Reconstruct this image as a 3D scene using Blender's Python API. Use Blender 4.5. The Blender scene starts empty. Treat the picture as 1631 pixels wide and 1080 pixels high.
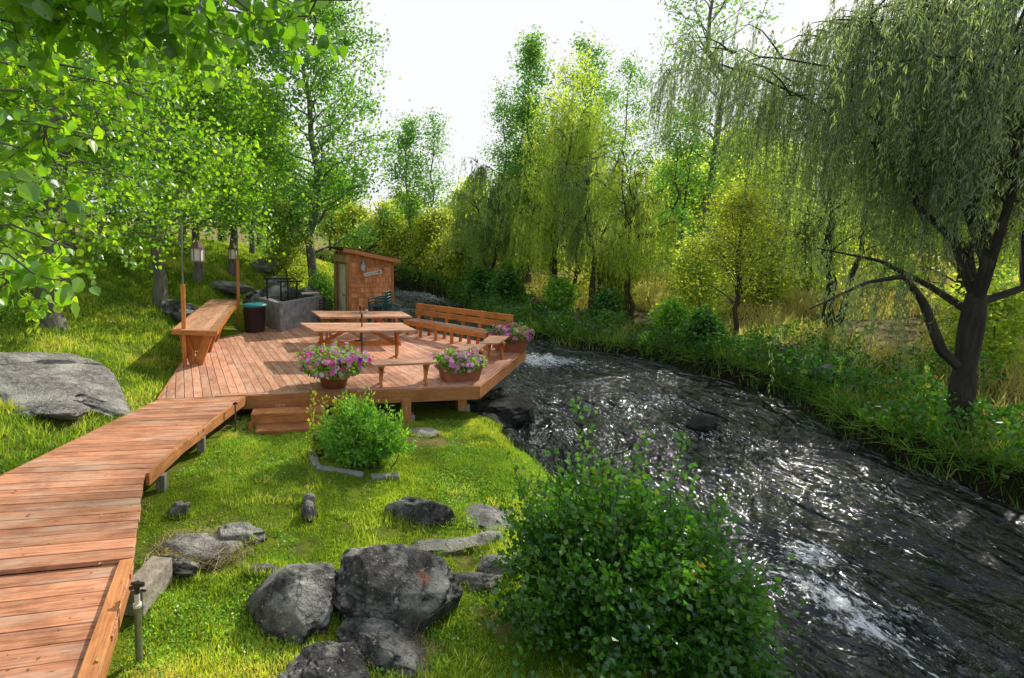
import bpy, math, random
import numpy as np
rng = np.random.default_rng(7)
R = math.radians
PI = math.pi
S = bpy.context.scene
COL = S.collection

# ------------------------------------------------------------------ camera model
FPX, U0, V0, PIT, ZC = 800.0, 620.0, 439.0, R(3.5), 2.6
def ray(u, v):
    x = (u - U0) / FPX; y = (V0 - v) / FPX
    return np.array([x, math.cos(PIT) + y * math.sin(PIT), -math.sin(PIT) + y * math.cos(PIT)])
def at(u, v, z):
    d = ray(u, v); t = (z - ZC) / d[2]
    return np.array([d[0] * t, d[1] * t, z])
def atY(u, v, Y):
    d = ray(u, v); t = Y / d[1]
    return np.array([d[0] * t, Y, ZC + d[2] * t])

# ------------------------------------------------------------------ numpy noise
def _hash(a, b, c, seed):
    with np.errstate(over='ignore'):
        h = (a * 374761393 + b * 668265263 + c * 1440662683 + seed * 1274126177).astype(np.int64) & 0xffffffff
        h = ((h ^ (h >> 13)) * 1274126177) & 0xffffffff
        h = ((h ^ (h >> 15)) * 2246822519) & 0xffffffff
        h = h ^ (h >> 16)
    return (h & 0xffff) / 65535.0
def vnoise(p, seed=0):
    p = np.asarray(p, float)
    i = np.floor(p).astype(np.int64); f = p - i
    f = f * f * f * (f * (f * 6 - 15) + 10)
    r = 0
    for dx in (0, 1):
        wx = f[:, 0] if dx else 1 - f[:, 0]
        for dy in (0, 1):
            wy = f[:, 1] if dy else 1 - f[:, 1]
            for dz in (0, 1):
                wz = f[:, 2] if dz else 1 - f[:, 2]
                r = r + wx * wy * wz * _hash(i[:, 0] + dx, i[:, 1] + dy, i[:, 2] + dz, seed)
    return r * 2 - 1
def fbm(p, oct=4, seed=0, gain=.5):
    p = np.asarray(p, float); a = 1; s = 0
    for o in range(oct):
        s = s + a * vnoise(p, seed + o * 17); p = p * 2.03 + 11.3; a *= gain
    return s
def sm(x, a, b):
    t = np.clip((x - a) / (b - a), 0, 1); return t * t * (3 - 2 * t)

# ------------------------------------------------------------------ mesh builder
class MB:
    def __init__(s): s.v = []; s.n = 0; s.l = []; s.sz = []; s.r = []; s.g = []; s.sm = []
    def add(s, v, faces, rnd=None, gc=None, smooth=False):
        v = np.asarray(v, float).reshape(-1, 3); k = len(v)
        if isinstance(faces, np.ndarray):
            s.l.append((faces + s.n).ravel()); s.sz.append(np.full(len(faces), faces.shape[1]))
            nf = len(faces)
        else:
            s.l.append(np.array([i + s.n for f in faces for i in f])); s.sz.append(np.array([len(f) for f in faces]))
            nf = len(faces)
        s.v.append(v); s.n += k
        if rnd is None: rnd = random.random()
        s.r.append(np.broadcast_to(np.asarray(rnd, float), (k,)))
        s.g.append(v if gc is None else np.asarray(gc, float).reshape(-1, 3))
        s.sm.append(np.full(nf, smooth))
        return s
    def build(s, name, mat, parent=None, bevel=0, loc=None):
        me = bpy.data.meshes.new(name)
        v = np.concatenate(s.v); l = np.concatenate(s.l).astype(np.int32); sz = np.concatenate(s.sz).astype(np.int32)
        off = np.zeros(3) if loc is None else np.asarray(loc, float)
        me.vertices.add(len(v)); me.vertices.foreach_set('co', (v - off).ravel().astype(np.float32))
        me.loops.add(len(l)); me.loops.foreach_set('vertex_index', l)
        me.polygons.add(len(sz)); st = np.concatenate([[0], np.cumsum(sz)[:-1]]).astype(np.int32)
        me.polygons.foreach_set('loop_start', st)
        me.polygons.foreach_set('use_smooth', np.concatenate(s.sm))
        me.update(calc_edges=True)
        a = me.attributes.new('rnd', 'FLOAT', 'POINT'); a.data.foreach_set('value', np.concatenate(s.r).astype(np.float32))
        a = me.attributes.new('gc', 'FLOAT_VECTOR', 'POINT'); a.data.foreach_set('vector', np.concatenate(s.g).ravel().astype(np.float32))
        me.materials.append(mat)
        o = bpy.data.objects.new(name, me); COL.objects.link(o)
        if parent is not None: o.parent = parent; o.location = (off - np.array(parent['_o'])) if '_o' in parent else off
        else: o.location = off
        if bevel:
            m = o.modifiers.new('b', 'BEVEL'); m.width = bevel; m.segments = 2; m.limit_method = 'ANGLE'
        return o

BF = [(0, 3, 2, 1), (4, 5, 6, 7), (0, 1, 5, 4), (1, 2, 6, 5), (2, 3, 7, 6), (3, 0, 4, 7)]
def nrm(a): a = np.asarray(a, float); return a / (np.linalg.norm(a) + 1e-12)
def hexa(mb, c, rnd=None, ax=0):
    """8 corners: bottom 4 (ccw), top 4. grain along edge 0-1 (ax=0) or 0-3 (1) or 0-4 (2)"""
    c = np.asarray(c, float)
    L = [np.linalg.norm(c[1] - c[0]), np.linalg.norm(c[3] - c[0]), np.linalg.norm(c[4] - c[0])]
    q = np.array([[0, 0, 0], [1, 0, 0], [1, 1, 0], [0, 1, 0], [0, 0, 1], [1, 0, 1], [1, 1, 1], [0, 1, 1]], float) * L
    o = [ax] + [i for i in range(3) if i != ax]
    r = random.random() if rnd is None else rnd
    mb.add(c, BF, r, q[:, o] + np.array([r * 37, r * 91, r * 13]))
def box(mb, c, s, rz=0, rnd=None, ax=None):
    c = np.asarray(c, float); hx, hy, hz = np.asarray(s, float) / 2
    q = np.array([[-hx, -hy, -hz], [hx, -hy, -hz], [hx, hy, -hz], [-hx, hy, -hz], [-hx, -hy, hz], [hx, -hy, hz], [hx, hy, hz], [-hx, hy, hz]])
    ca, sa = math.cos(rz), math.sin(rz)
    q = np.stack([q[:, 0] * ca - q[:, 1] * sa, q[:, 0] * sa + q[:, 1] * ca, q[:, 2]], 1) + c
    hexa(mb, q, rnd, int(np.argmax(s)) if ax is None else ax)
def beam(mb, a, b, w, h, side=(0, 0, 1), rnd=None):
    """box from a to b, h measured along 'side', w across"""
    a = np.asarray(a, float); b = np.asarray(b, float); d = nrm(b - a); sd = np.asarray(side, float)
    sd = nrm(sd - d * sd.dot(d)); ac = np.cross(d, sd) * w / 2; sd = sd * h / 2
    hexa(mb, [a + ac - sd, b + ac - sd, b - ac - sd, a - ac - sd, a + ac + sd, b + ac + sd, b - ac + sd, a - ac + sd], rnd, 0)
def prism(mb, poly, z0, z1, rnd=None, gdir=(1, 0)):
    poly = np.asarray(poly, float); n = len(poly)
    if poly.shape[1] == 3: poly = poly[:, :2]
    ar = sum(poly[i][0] * poly[(i + 1) % n][1] - poly[(i + 1) % n][0] * poly[i][1] for i in range(n))
    if ar < 0: poly = poly[::-1]
    z0 = np.broadcast_to(z0, (n,)); z1 = np.broadcast_to(z1, (n,))
    v = np.concatenate([np.c_[poly, z0], np.c_[poly, z1]])
    f = [tuple(range(n))[::-1], tuple(range(n, 2 * n))] + [(i, (i + 1) % n, n + (i + 1) % n, n + i) for i in range(n)]
    r = random.random() if rnd is None else rnd
    g = nrm(gdir); gc = np.c_[v[:, 0] * g[0] + v[:, 1] * g[1], -v[:, 0] * g[1] + v[:, 1] * g[0], v[:, 2]] + np.array([r * 37, r * 91, 0])
    mb.add(v, f, r, gc)
def planks(mb, A, B, C, D, n, z0, z1, gap=.006, across=False, jit=0):
    """quad A-B (front) D-C (back); planks run A->B, stacked towards D; across=True runs A->D"""
    A, B, C, D = [np.asarray(p, float)[:2] for p in (A, B, C, D)]
    if across: A, B, C, D = A, D, C, B
    Lw = (np.linalg.norm(D - A) + np.linalg.norm(C - B)) / 2
    g = gap / Lw / 2
    for k in range(n):
        t0, t1 = k / n + g, (k + 1) / n - g
        dz = random.uniform(-jit, jit)
        j0, j1 = random.uniform(0, jit * 3), random.uniform(0, jit * 3)
        p = [A + (D - A) * t0, B + (C - B) * t0, B + (C - B) * t1, A + (D - A) * t1]
        e = nrm(p[1] - p[0]); p[0] = p[0] + e * j0; p[3] = p[3] + e * j0; p[1] = p[1] - e * j1; p[2] = p[2] - e * j1
        prism(mb, p, z0 + dz, z1 + dz, gdir=B - A)
def clip(poly, p, n):
    out = []; m = len(poly)
    for i in range(m):
        a, b = poly[i], poly[(i + 1) % m]; da = np.dot(a - p, n); db = np.dot(b - p, n)
        if da >= 0: out.append(a)
        if da * db < 0: out.append(a + (b - a) * da / (da - db))
    return out
def frames(d):
    d = d / (np.linalg.norm(d, axis=1, keepdims=True) + 1e-9)
    up = np.where(np.abs(d[:, 2:3]) > .9, [[1., 0, 0]], [[0., 0, 1]])
    a = np.cross(up, d); a /= np.linalg.norm(a, axis=1, keepdims=True) + 1e-9
    return a, np.cross(d, a), d
def tube(mb, pts, rad, sides=7, rnd=None, cap=True):
    pts = np.asarray(pts, float); n = len(pts); rad = np.broadcast_to(rad, (n,))
    d = np.gradient(pts, axis=0); d /= np.linalg.norm(d, axis=1, keepdims=True) + 1e-9
    a = np.cross(d[0], [0, 0, 1.] if abs(d[0][2]) < .9 else [1., 0, 0]); a = nrm(a)
    A = []
    for i in range(n):
        a = a - d[i] * a.dot(d[i]); a = nrm(a); A.append(a)
    A = np.array(A); B = np.cross(d, A)
    th = np.arange(sides) * 2 * PI / sides
    v = pts[:, None] + rad[:, None, None] * (np.cos(th)[None, :, None] * A[:, None] + np.sin(th)[None, :, None] * B[:, None])
    i = np.arange(n - 1)[:, None] * sides; j = np.arange(sides)[None]; k = (j + 1) % sides
    f = np.stack([i + j, i + k, i + sides + k, i + sides + j], -1).reshape(-1, 4)
    s = np.concatenate([[0], np.cumsum(np.linalg.norm(np.diff(pts, axis=0), axis=1))])
    gc = np.stack([np.broadcast_to(s[:, None], (n, sides)), np.cos(th)[None] * rad[:, None], np.sin(th)[None] * rad[:, None]], -1)
    r = random.random() if rnd is None else rnd
    mb.add(v.reshape(-1, 3), f, r, gc.reshape(-1, 3) + r * 31, smooth=True)
    if cap:
        mb.add(v[0], [tuple(range(sides))[::-1]], r); mb.add(v[-1], [tuple(range(sides))], r)
def lathe(mb, prof, c, sides=20, rnd=.5):
    """prof: list (r,z)"""
    prof = np.array(prof, float); n = len(prof); th = np.arange(sides) * 2 * PI / sides
    v = np.stack([prof[:, 0:1] * np.cos(th), prof[:, 0:1] * np.sin(th), np.broadcast_to(prof[:, 1:2], (n, sides))], -1) + np.asarray(c, float)
    i = np.arange(n - 1)[:, None] * sides; j = np.arange(sides)[None]; k = (j + 1) % sides
    f = np.stack([i + j, i + k, i + sides + k, i + sides + j], -1).reshape(-1, 4)
    mb.add(v.reshape(-1, 3), f, rnd, smooth=True)
def scatter(mb, P, dirs, tmpl, tf, scale, rnd, roll=None, wscale=None):
    """instance template (k,3; y = along dir, x = across, z = normal) on P"""
    N = len(P); k = len(tmpl)
    a, n, d = frames(dirs)
    if roll is None: roll = rng.uniform(0, 2 * PI, N)
    c, s = np.cos(roll)[:, None], np.sin(roll)[:, None]
    X = a * c + n * s; Z = -a * s + n * c
    sc = np.broadcast_to(scale, (N,))[:, None, None]
    ws = sc if wscale is None else np.broadcast_to(wscale, (N,))[:, None, None]
    t = np.asarray(tmpl, float)
    v = P[:, None] + ws * (t[None, :, 0:1] * X[:, None] + t[None, :, 2:3] * Z[:, None]) + sc * t[None, :, 1:2] * d[:, None]
    for f in tf:
        pass
    r = np.repeat(np.broadcast_to(rnd, (N,)), k)
    base = (np.arange(N) * k)[:, None]
    gc = np.tile(t, (N, 1))
    first = True
    bysz = {}
    for f in tf: bysz.setdefault(len(f), []).append(f)
    allf = [ (base[:, :, None] + np.array(fs)[None]).reshape(-1, kk) for kk, fs in bysz.items()]
    mb.add(v.reshape(-1, 3), allf[0], r, gc, smooth=False)
    for extra in allf[1:]:
        mb.l.append((extra + mb.n - len(v.reshape(-1, 3))).ravel()); mb.sz.append(np.full(len(extra), extra.shape[1])); mb.sm.append(np.full(len(extra), False))
LEAF = ([(0, 0, 0), (.42, .42, .1), (0, 1, 0), (-.42, .42, .1)], [(0, 1, 2, 3)])
ROUND = ([(0, 0, 0), (.36, .12, .03), (.46, .45, .07), (.22, .82, .02), (0, 1, -.05), (-.22, .82, .02), (-.46, .45, .07), (-.36, .12, .03)], [(0, 1, 2, 3, 4), (0, 4, 5, 6, 7)])
NARROW = ([(0, 0, 0), (.075, .4, .03), (0, 1, -.05), (-.075, .4, .03)], [(0, 1, 2, 3)])
BLADE = ([(-.06, 0, 0), (.06, 0, 0), (.045, .55, .06), (-.045, .55, .06), (0, 1, .22)], [(0, 1, 2, 3), (3, 2, 4)])
def rdir(n, up=0., s=1.):
    d = rng.normal(size=(n, 3)) * s; d[:, 2] += up
    return d / (np.linalg.norm(d, axis=1, keepdims=True) + 1e-9)

# ------------------------------------------------------------------ naming helpers
def tag(o, label=None, cat=None, group=None, kind=None):
    if label: o['label'] = label
    if cat: o['category'] = cat
    if group: o['group'] = group
    if kind: o['kind'] = kind
    return o
def thing(name, label, cat, loc, group=None):
    o = bpy.data.objects.new(name, None); COL.objects.link(o); o.location = loc; o.empty_display_size = .1
    o['_o'] = [float(x) for x in loc]
    return tag(o, label, cat, group)

def sub(o, p): o.parent = p; o.location = (0, 0, 0); return o
# ------------------------------------------------------------------ materials
def newmat(name):
    m = bpy.data.materials.new(name); m.use_nodes = True; nt = m.node_tree; nt.nodes.clear()
    return m, nt, nt.nodes.new('ShaderNodeOutputMaterial')
def N(nt, t, **k):
    n = nt.nodes.new(t)
    for a, b in k.items():
        if a.startswith('i_'): n.inputs[a[2:].replace('_', ' ')].default_value = b
        elif a[0] == 'n' and a[1:].isdigit(): n.inputs[int(a[1:])].default_value = b
        else: setattr(n, a, b)
    return n
def L(nt, a, b): nt.links.new(a, b)
def ramp(nt, fac, stops, interp='LINEAR'):
    r = nt.nodes.new('ShaderNodeValToRGB'); e = r.color_ramp; e.interpolation = interp
    while len(e.elements) > 1: e.elements.remove(e.elements[0])
    e.elements[0].position = stops[0][0]; e.elements[0].color = (*stops[0][1], 1)
    for p, c in stops[1:]:
        x = e.elements.new(p); x.color = (*c, 1)
    L(nt, fac, r.inputs[0]); return r.outputs[0]
def attr(nt, n, out='Fac'): return N(nt, 'ShaderNodeAttribute', attribute_name=n).outputs[out]
def mixc(nt, f, a, b, mode='MIX'):
    m = N(nt, 'ShaderNodeMix', data_type='RGBA', blend_type=mode)
    if isinstance(f, (int, float)): m.inputs[0].default_value = f
    else: L(nt, f, m.inputs[0])
    for s, x in ((6, a), (7, b)):
        if isinstance(x, tuple): m.inputs[s].default_value = (*x, 1)
        else: L(nt, x, m.inputs[s])
    return m.outputs[2]
def mth(nt, op, a, b=None, clamp=False):
    m = N(nt, 'ShaderNodeMath', operation=op, use_clamp=clamp)
    for i, x in enumerate((a, b)):
        if x is None: continue
        if isinstance(x, (int, float)): m.inputs[i].default_value = x
        else: L(nt, x, m.inputs[i])
    return m.outputs[0]
def vmap(nt, src, sc):
    m = N(nt, 'ShaderNodeMapping'); m.inputs['Scale'].default_value = sc; L(nt, src, m.inputs[0]); return m.outputs[0]
def noise(nt, vec, sc, det=4, rough=.55, out=0):
    n = N(nt, 'ShaderNodeTexNoise'); n.inputs['Scale'].default_value = sc; n.inputs['Detail'].default_value = det; n.inputs['Roughness'].default_value = rough
    if vec is not None: L(nt, vec, n.inputs['Vector'])
    return n.outputs[out]
def bump(nt, h, st, dist=.01):
    b = N(nt, 'ShaderNodeBump'); b.inputs['Strength'].default_value = st; b.inputs['Distance'].default_value = dist; L(nt, h, b.inputs['Height']); return b.outputs[0]

def wood_mat(name, dark, mid, light, wear=.3, rough=.6, wcol=(.34, .27, .23)):
    m, nt, out = newmat(name); g = attr(nt, 'gc', 'Vector'); r = attr(nt, 'rnd')
    grain = noise(nt, vmap(nt, g, (3, 60, 60)), 1, 6, .65)
    big = noise(nt, vmap(nt, g, (1.2, 5, 5)), 1, 4)
    c = ramp(nt, grain, [(.3, dark), (.52, mid), (.75, light)])
    v = mth(nt, 'ADD', mth(nt, 'MULTIPLY', r, .5), .72)
    hsv = N(nt, 'ShaderNodeHueSaturation'); L(nt, c, hsv.inputs['Color']); L(nt, v, hsv.inputs['Value'])
    c2 = hsv.outputs[0]
    w = ramp(nt, big, [(.5, (0, 0, 0)), (.72, (1, 1, 1))])
    wf = mth(nt, 'MULTIPLY', w, wear)
    c3 = mixc(nt, wf, c2, wcol)
    fine = noise(nt, vmap(nt, g, (7, 30, 30)), 1, 3)
    sp = ramp(nt, fine, [(.22, (.35, .35, .35)), (.34, (1, 1, 1))])
    c4 = mixc(nt, 1., c3, sp, 'MULTIPLY')
    st = ramp(nt, noise(nt, vmap(nt, g, (1.6, 2.2, 2.2)), 1.3, 6, .7), [(.36, (.62, .58, .55)), (.52, (1, 1, 1))])
    c4 = mixc(nt, .8, c4, st, 'MULTIPLY')
    b = N(nt, 'ShaderNodeBsdfPrincipled'); L(nt, c4, b.inputs['Base Color']); b.inputs['Roughness'].default_value = rough
    b.inputs['Specular IOR Level'].default_value = .3
    L(nt, bump(nt, grain, .5, .004), b.inputs['Normal']); L(nt, b.outputs[0], out.inputs[0]); return m
M = {}
M['deck'] = wood_mat('stained_deck_boards', (.44, .19, .105), (.70, .36, .235), (.82, .51, .37), .5, .5, (.76, .60, .49))
M['walk'] = wood_mat('worn_walkway_boards', (.33, .125, .06), (.62, .275, .155), (.76, .43, .28), .7, .6, (.62, .49, .39))
M['fascia'] = wood_mat('orange_stained_fascia', (.42, .15, .05), (.62, .26, .10), (.72, .36, .16), .25, .55, (.5, .28, .16))
M['furn'] = wood_mat('orange_stained_furniture', (.42, .14, .03), (.60, .23, .06), (.72, .33, .11), .15, .45, (.5, .26, .12))
M['top'] = wood_mat('sun_faded_tabletop', (.46, .19, .10), (.64, .33, .21), (.75, .45, .32), .5, .45, (.76, .52, .40))
M['shing'] = wood_mat('cedar_shingle', (.52, .18, .06), (.72, .30, .12), (.80, .42, .2), .15, .7, (.4, .2, .1))
M['grey_wood'] = wood_mat('weathered_grey_wood', (.13, .12, .10), (.25, .23, .2), (.36, .34, .3), .3, .8)
M['cream'] = wood_mat('cream_painted_door', (.50, .48, .33), (.60, .58, .42), (.66, .64, .5), .2, .6, (.45, .42, .3))
M['tan'] = wood_mat('tan_post_wood', (.32, .22, .09), (.46, .33, .15), (.55, .42, .22), .2, .6)

def leaf_mat(name, stops, trans=.5, gloss=.06, tboost=1.6, tcol=(1.05, 1.1, .45)):
    m, nt, out = newmat(name); r = attr(nt, 'rnd')
    c = ramp(nt, r, stops)
    d = N(nt, 'ShaderNodeBsdfDiffuse'); L(nt, c, d.inputs[0])
    t = N(nt, 'ShaderNodeBsdfTranslucent')
    tc = mixc(nt, 1., c, tuple(x * tboost for x in tcol), 'MULTIPLY')
    L(nt, tc, t.inputs[0])
    mx = N(nt, 'ShaderNodeMixShader'); mx.inputs[0].default_value = trans; L(nt, d.outputs[0], mx.inputs[1]); L(nt, t.outputs[0], mx.inputs[2])
    gl = N(nt, 'ShaderNodeBsdfGlossy'); gl.inputs['Roughness'].default_value = .38; gl.inputs[0].default_value = (.9, .95, 1, 1)
    m2 = N(nt, 'ShaderNodeMixShader'); m2.inputs[0].default_value = gloss; L(nt, mx.outputs[0], m2.inputs[1]); L(nt, gl.outputs[0], m2.inputs[2])
    L(nt, m2.outputs[0], out.inputs[0]); return m
M['aspen'] = leaf_mat('aspen_leaf', [(0, (.05, .14, .02)), (.45, (.14, .31, .022)), (.8, (.28, .48, .03)), (1, (.48, .56, .05))], .55, .06, 1.9, (1.1, 1.1, .3))
M['poplar'] = leaf_mat('poplar_leaf', [(0, (.05, .14, .035)), (.5, (.12, .28, .045)), (.9, (.24, .40, .05)), (1, (.42, .48, .08))], .56, .08, 1.9)
M['yellow'] = leaf_mat('yellow_green_leaf', [(0, (.15, .22, .03)), (.5, (.34, .40, .04)), (1, (.66, .62, .08))], .5, .06)
M['willow'] = leaf_mat('willow_leaf', [(0, (.07, .12, .06)), (.5, (.16, .23, .11)), (.88, (.29, .36, .15)), (1, (.50, .50, .10))], .52, .08, 1.8)
M['willow_y'] = leaf_mat('yellow_willow_leaf', [(0, (.16, .23, .05)), (.5, (.34, .45, .08)), (.9, (.54, .60, .11)), (1, (.70, .68, .14))], .62, .05, 2.0, (1.05, 1.05, .5))
M['willow_m'] = leaf_mat('soft_green_willow_leaf', [(0, (.11, .18, .07)), (.5, (.23, .33, .11)), (.9, (.40, .48, .15)), (1, (.58, .58, .14))], .6, .06, 2.0, (1.05, 1.05, .6))
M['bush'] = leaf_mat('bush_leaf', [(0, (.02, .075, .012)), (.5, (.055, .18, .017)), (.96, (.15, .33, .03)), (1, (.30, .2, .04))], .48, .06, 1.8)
M['herb'] = leaf_mat('herb_leaf', [(0, (.09, .24, .03)), (.6, (.21, .43, .05)), (1, (.38, .56, .08))], .5, .05, 1.8)
M['lawn'] = leaf_mat('lawn_blade', [(0, (.15, .25, .035)), (.4, (.33, .46, .055)), (.75, (.52, .60, .09)), (1, (.70, .62, .30))], .5, .02, 1.8, (1.1, 1.05, .4))
M['slope'] = leaf_mat('slope_grass_blade', [(0, (.08, .17, .025)), (.4, (.23, .35, .045)), (.8, (.44, .52, .08)), (1, (.62, .56, .25))], .5, .02, 1.8, (1.1, 1.05, .4))
M['tall'] = leaf_mat('bank_grass_blade', [(0, (.05, .13, .025)), (.5, (.14, .28, .04)), (.85, (.28, .40, .06)), (1, (.50, .45, .2))], .45, .03)
M['gold'] = leaf_mat('dry_meadow_grass', [(0, (.30, .26, .10)), (.5, (.50, .44, .19)), (1, (.72, .64, .36))], .4, .02)
M['straw'] = leaf_mat('dead_straw', [(0, (.28, .2, .1)), (.5, (.45, .36, .2)), (1, (.6, .5, .32))], .3, .02, 1., (1, 1, 1))
def petal_mat():
    m, nt, out = newmat('petunia_petal'); r = attr(nt, 'rnd')
    c = ramp(nt, r, [(0, (.78, .06, .26)), (.16, (.85, .16, .58)), (.4, (.85, .32, .74)), (.6, (.90, .52, .82)), (.78, (.92, .66, .82)), (.9, (.22, .06, .45)), (1, (.85, .04, .4))], 'CONSTANT')
    g = N(nt, 'ShaderNodeSeparateXYZ'); L(nt, attr(nt, 'gc', 'Vector'), g.inputs[0])
    d = N(nt, 'ShaderNodeBsdfDiffuse'); L(nt, c, d.inputs[0]); t = N(nt, 'ShaderNodeBsdfTranslucent'); L(nt, c, t.inputs[0])
    mx = N(nt, 'ShaderNodeMixShader'); mx.inputs[0].default_value = .4; L(nt, d.outputs[0], mx.inputs[1]); L(nt, t.outputs[0], mx.inputs[2])
    L(nt, mx.outputs[0], out.inputs[0]); return m
M['petal'] = petal_mat()
def bark_mat(name, dark, light, sc=14):
    m, nt, out = newmat(name); g = attr(nt, 'gc', 'Vector')
    n = noise(nt, vmap(nt, g, (2.5, 14, 14)), sc / 14, 6, .7)
    n2 = noise(nt, g, 2, 3)
    c = ramp(nt, n, [(.32, dark), (.62, light)])
    c = mixc(nt, n2, c, dark)
    b = N(nt, 'ShaderNodeBsdfPrincipled'); L(nt, c, b.inputs['Base Color']); b.inputs['Roughness'].default_value = .9
    L(nt, bump(nt, n, 1., .03), b.inputs['Normal']); L(nt, b.outputs[0], out.inputs[0]); return m
M['bark'] = bark_mat('willow_bark', (.02, .017, .013), (.11, .09, .07))
M['bark_l'] = bark_mat('grey_bark', (.09, .085, .075), (.34, .32, .28))
M['twig'] = bark_mat('twig_bark', (.05, .035, .02), (.17, .13, .09))
def rock_mat(name, dark, mid, light, lich=.5):
    m, nt, out = newmat(name); tc = N(nt, 'ShaderNodeNewGeometry'); p = tc.outputs['Position']
    n1 = noise(nt, p, 2.2, 8, .62); n2 = noise(nt, p, 11, 6, .7); n3 = noise(nt, p, 45, 3, .6)
    c = ramp(nt, n2, [(.3, dark), (.55, mid), (.8, light)])
    nz = N(nt, 'ShaderNodeSeparateXYZ'); L(nt, tc.outputs['Normal'], nz.inputs[0])
    up = mth(nt, 'MULTIPLY', nz.outputs[2], 1., True)
    f = mth(nt, 'MULTIPLY', ramp(nt, n1, [(.46, (0, 0, 0)), (.62, (1, 1, 1))]), up)
    f = mth(nt, 'MULTIPLY', f, lich)
    c = mixc(nt, f, c, (.50, .49, .45))
    w_ = noise(nt, p, 2.6, 2, .5, 1); vv = N(nt, 'ShaderNodeVectorMath', operation='ADD'); L(nt, p, vv.inputs[0]); L(nt, w_, vv.inputs[1])
    cv = N(nt, 'ShaderNodeTexVoronoi', feature='DISTANCE_TO_EDGE'); cv.inputs['Scale'].default_value = .75; L(nt, vv.outputs[0], cv.inputs['Vector'])
    crk = ramp(nt, cv.outputs[0], [(.002, (.3, .3, .3)), (.012, (1, 1, 1))]); c = mixc(nt, .6, c, crk, 'MULTIPLY')
    ls_ = ramp(nt, noise(nt, p, 24, 2, .5), [(.66, (0, 0, 0)), (.70, (1, 1, 1))]); c = mixc(nt, mth(nt, 'MULTIPLY', ls_, .55 * lich), c, (.58, .58, .52))
    vo = N(nt, 'ShaderNodeTexVoronoi'); vo.inputs['Scale'].default_value = 38; L(nt, p, vo.inputs['Vector'])
    pit = ramp(nt, vo.outputs[0], [(.10, (.35, .35, .35)), (.3, (1, 1, 1))]); c = mixc(nt, .7, c, pit, 'MULTIPLY')
    c = mixc(nt, attr(nt, 'rnd'), c, (.62, .17, .03))
    h = mth(nt, 'ADD', mth(nt, 'MULTIPLY', n2, 1.5), mth(nt, 'ADD', mth(nt, 'MULTIPLY', n3, .5), mth(nt, 'ADD', mth(nt, 'MULTIPLY', pit, .35), mth(nt, 'MULTIPLY', crk, .35))))
    b = N(nt, 'ShaderNodeBsdfPrincipled'); L(nt, c, b.inputs['Base Color']); b.inputs['Roughness'].default_value = .85
    b.inputs['Specular IOR Level'].default_value = .25
    L(nt, bump(nt, h, 1., .04), b.inputs['Normal']); L(nt, b.outputs[0], out.inputs[0]); return m
M['rock'] = rock_mat('dark_basalt', (.018, .018, .02), (.085, .082, .08), (.30, .29, .275), 1.0)
M['rock_l'] = rock_mat('pale_lichen_rock', (.09, .083, .083), (.27, .25, .24), (.50, .47, .43), .9)
M['rock_w'] = rock_mat('wet_dark_rock', (.008, .008, .009), (.03, .03, .03), (.07, .07, .07), .1)
def plain(name, col, rough=.6, metal=0, nsc=8, amt=.35, bs=.3, bd=.004, col2=None):
    m, nt, out = newmat(name); tc = N(nt, 'ShaderNodeTexCoord'); n = noise(nt, tc.outputs['Object'], nsc, 6, .6)
    d = tuple(x * (1 - amt) for x in col) if col2 is None else col2
    c = ramp(nt, n, [(.3, d), (.7, col)])
    b = N(nt, 'ShaderNodeBsdfPrincipled'); L(nt, c, b.inputs['Base Color']); b.inputs['Roughness'].default_value = rough; b.inputs['Metallic'].default_value = metal
    L(nt, bump(nt, n, bs, bd), b.inputs['Normal']); L(nt, b.outputs[0], out.inputs[0]); return m
M['concrete'] = plain('stained_concrete', (.40, .40, .39), .85, 0, 5, .5, .6, .01, (.17, .17, .175))
M['concrete_l'] = plain('pale_concrete', (.42, .38, .32), .85, 0, 16, .5, .9, .02, (.2, .16, .13))
M['terra'] = plain('terracotta', (.42, .15, .07), .75, 0, 9, .35)
M['soil'] = plain('potting_soil', (.05, .035, .02), .95, 0, 30, .5, 1., .02)
M['iron'] = plain('black_iron', (.03, .03, .032), .6, .5, 20, .4)
M['steel'] = plain('grey_galvanised_pipe', (.30, .31, .32), .4, .7, 20, .3)
M['bin'] = plain('dark_plum_bin_plastic', (.055, .04, .05), .5, 0, 12, .3)
M['teal'] = plain('teal_plastic_lid', (.03, .26, .29), .4, 0, 12, .3)
M['green_pl'] = plain('dark_green_plastic', (.02, .12, .12), .35, 0, 12, .3)
M['white'] = plain('weathered_white_paint', (.72, .70, .64), .7, 0, 14, .25)
M['black'] = plain('black_rubber', (.02, .02, .02), .5, 0, 20, .3)
M['roofing'] = plain('dark_mossy_roofing', (.10, .085, .05), .9, 0, 12, .6, 1, .02)
M['hroof'] = plain('brown_shingle_lantern_roof', (.16, .10, .07), .8, 0, 18, .5)
M['glass'] = plain('frosted_lamp_glass', (.5, .5, .48), .2, 0, 12, .2)

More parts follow.
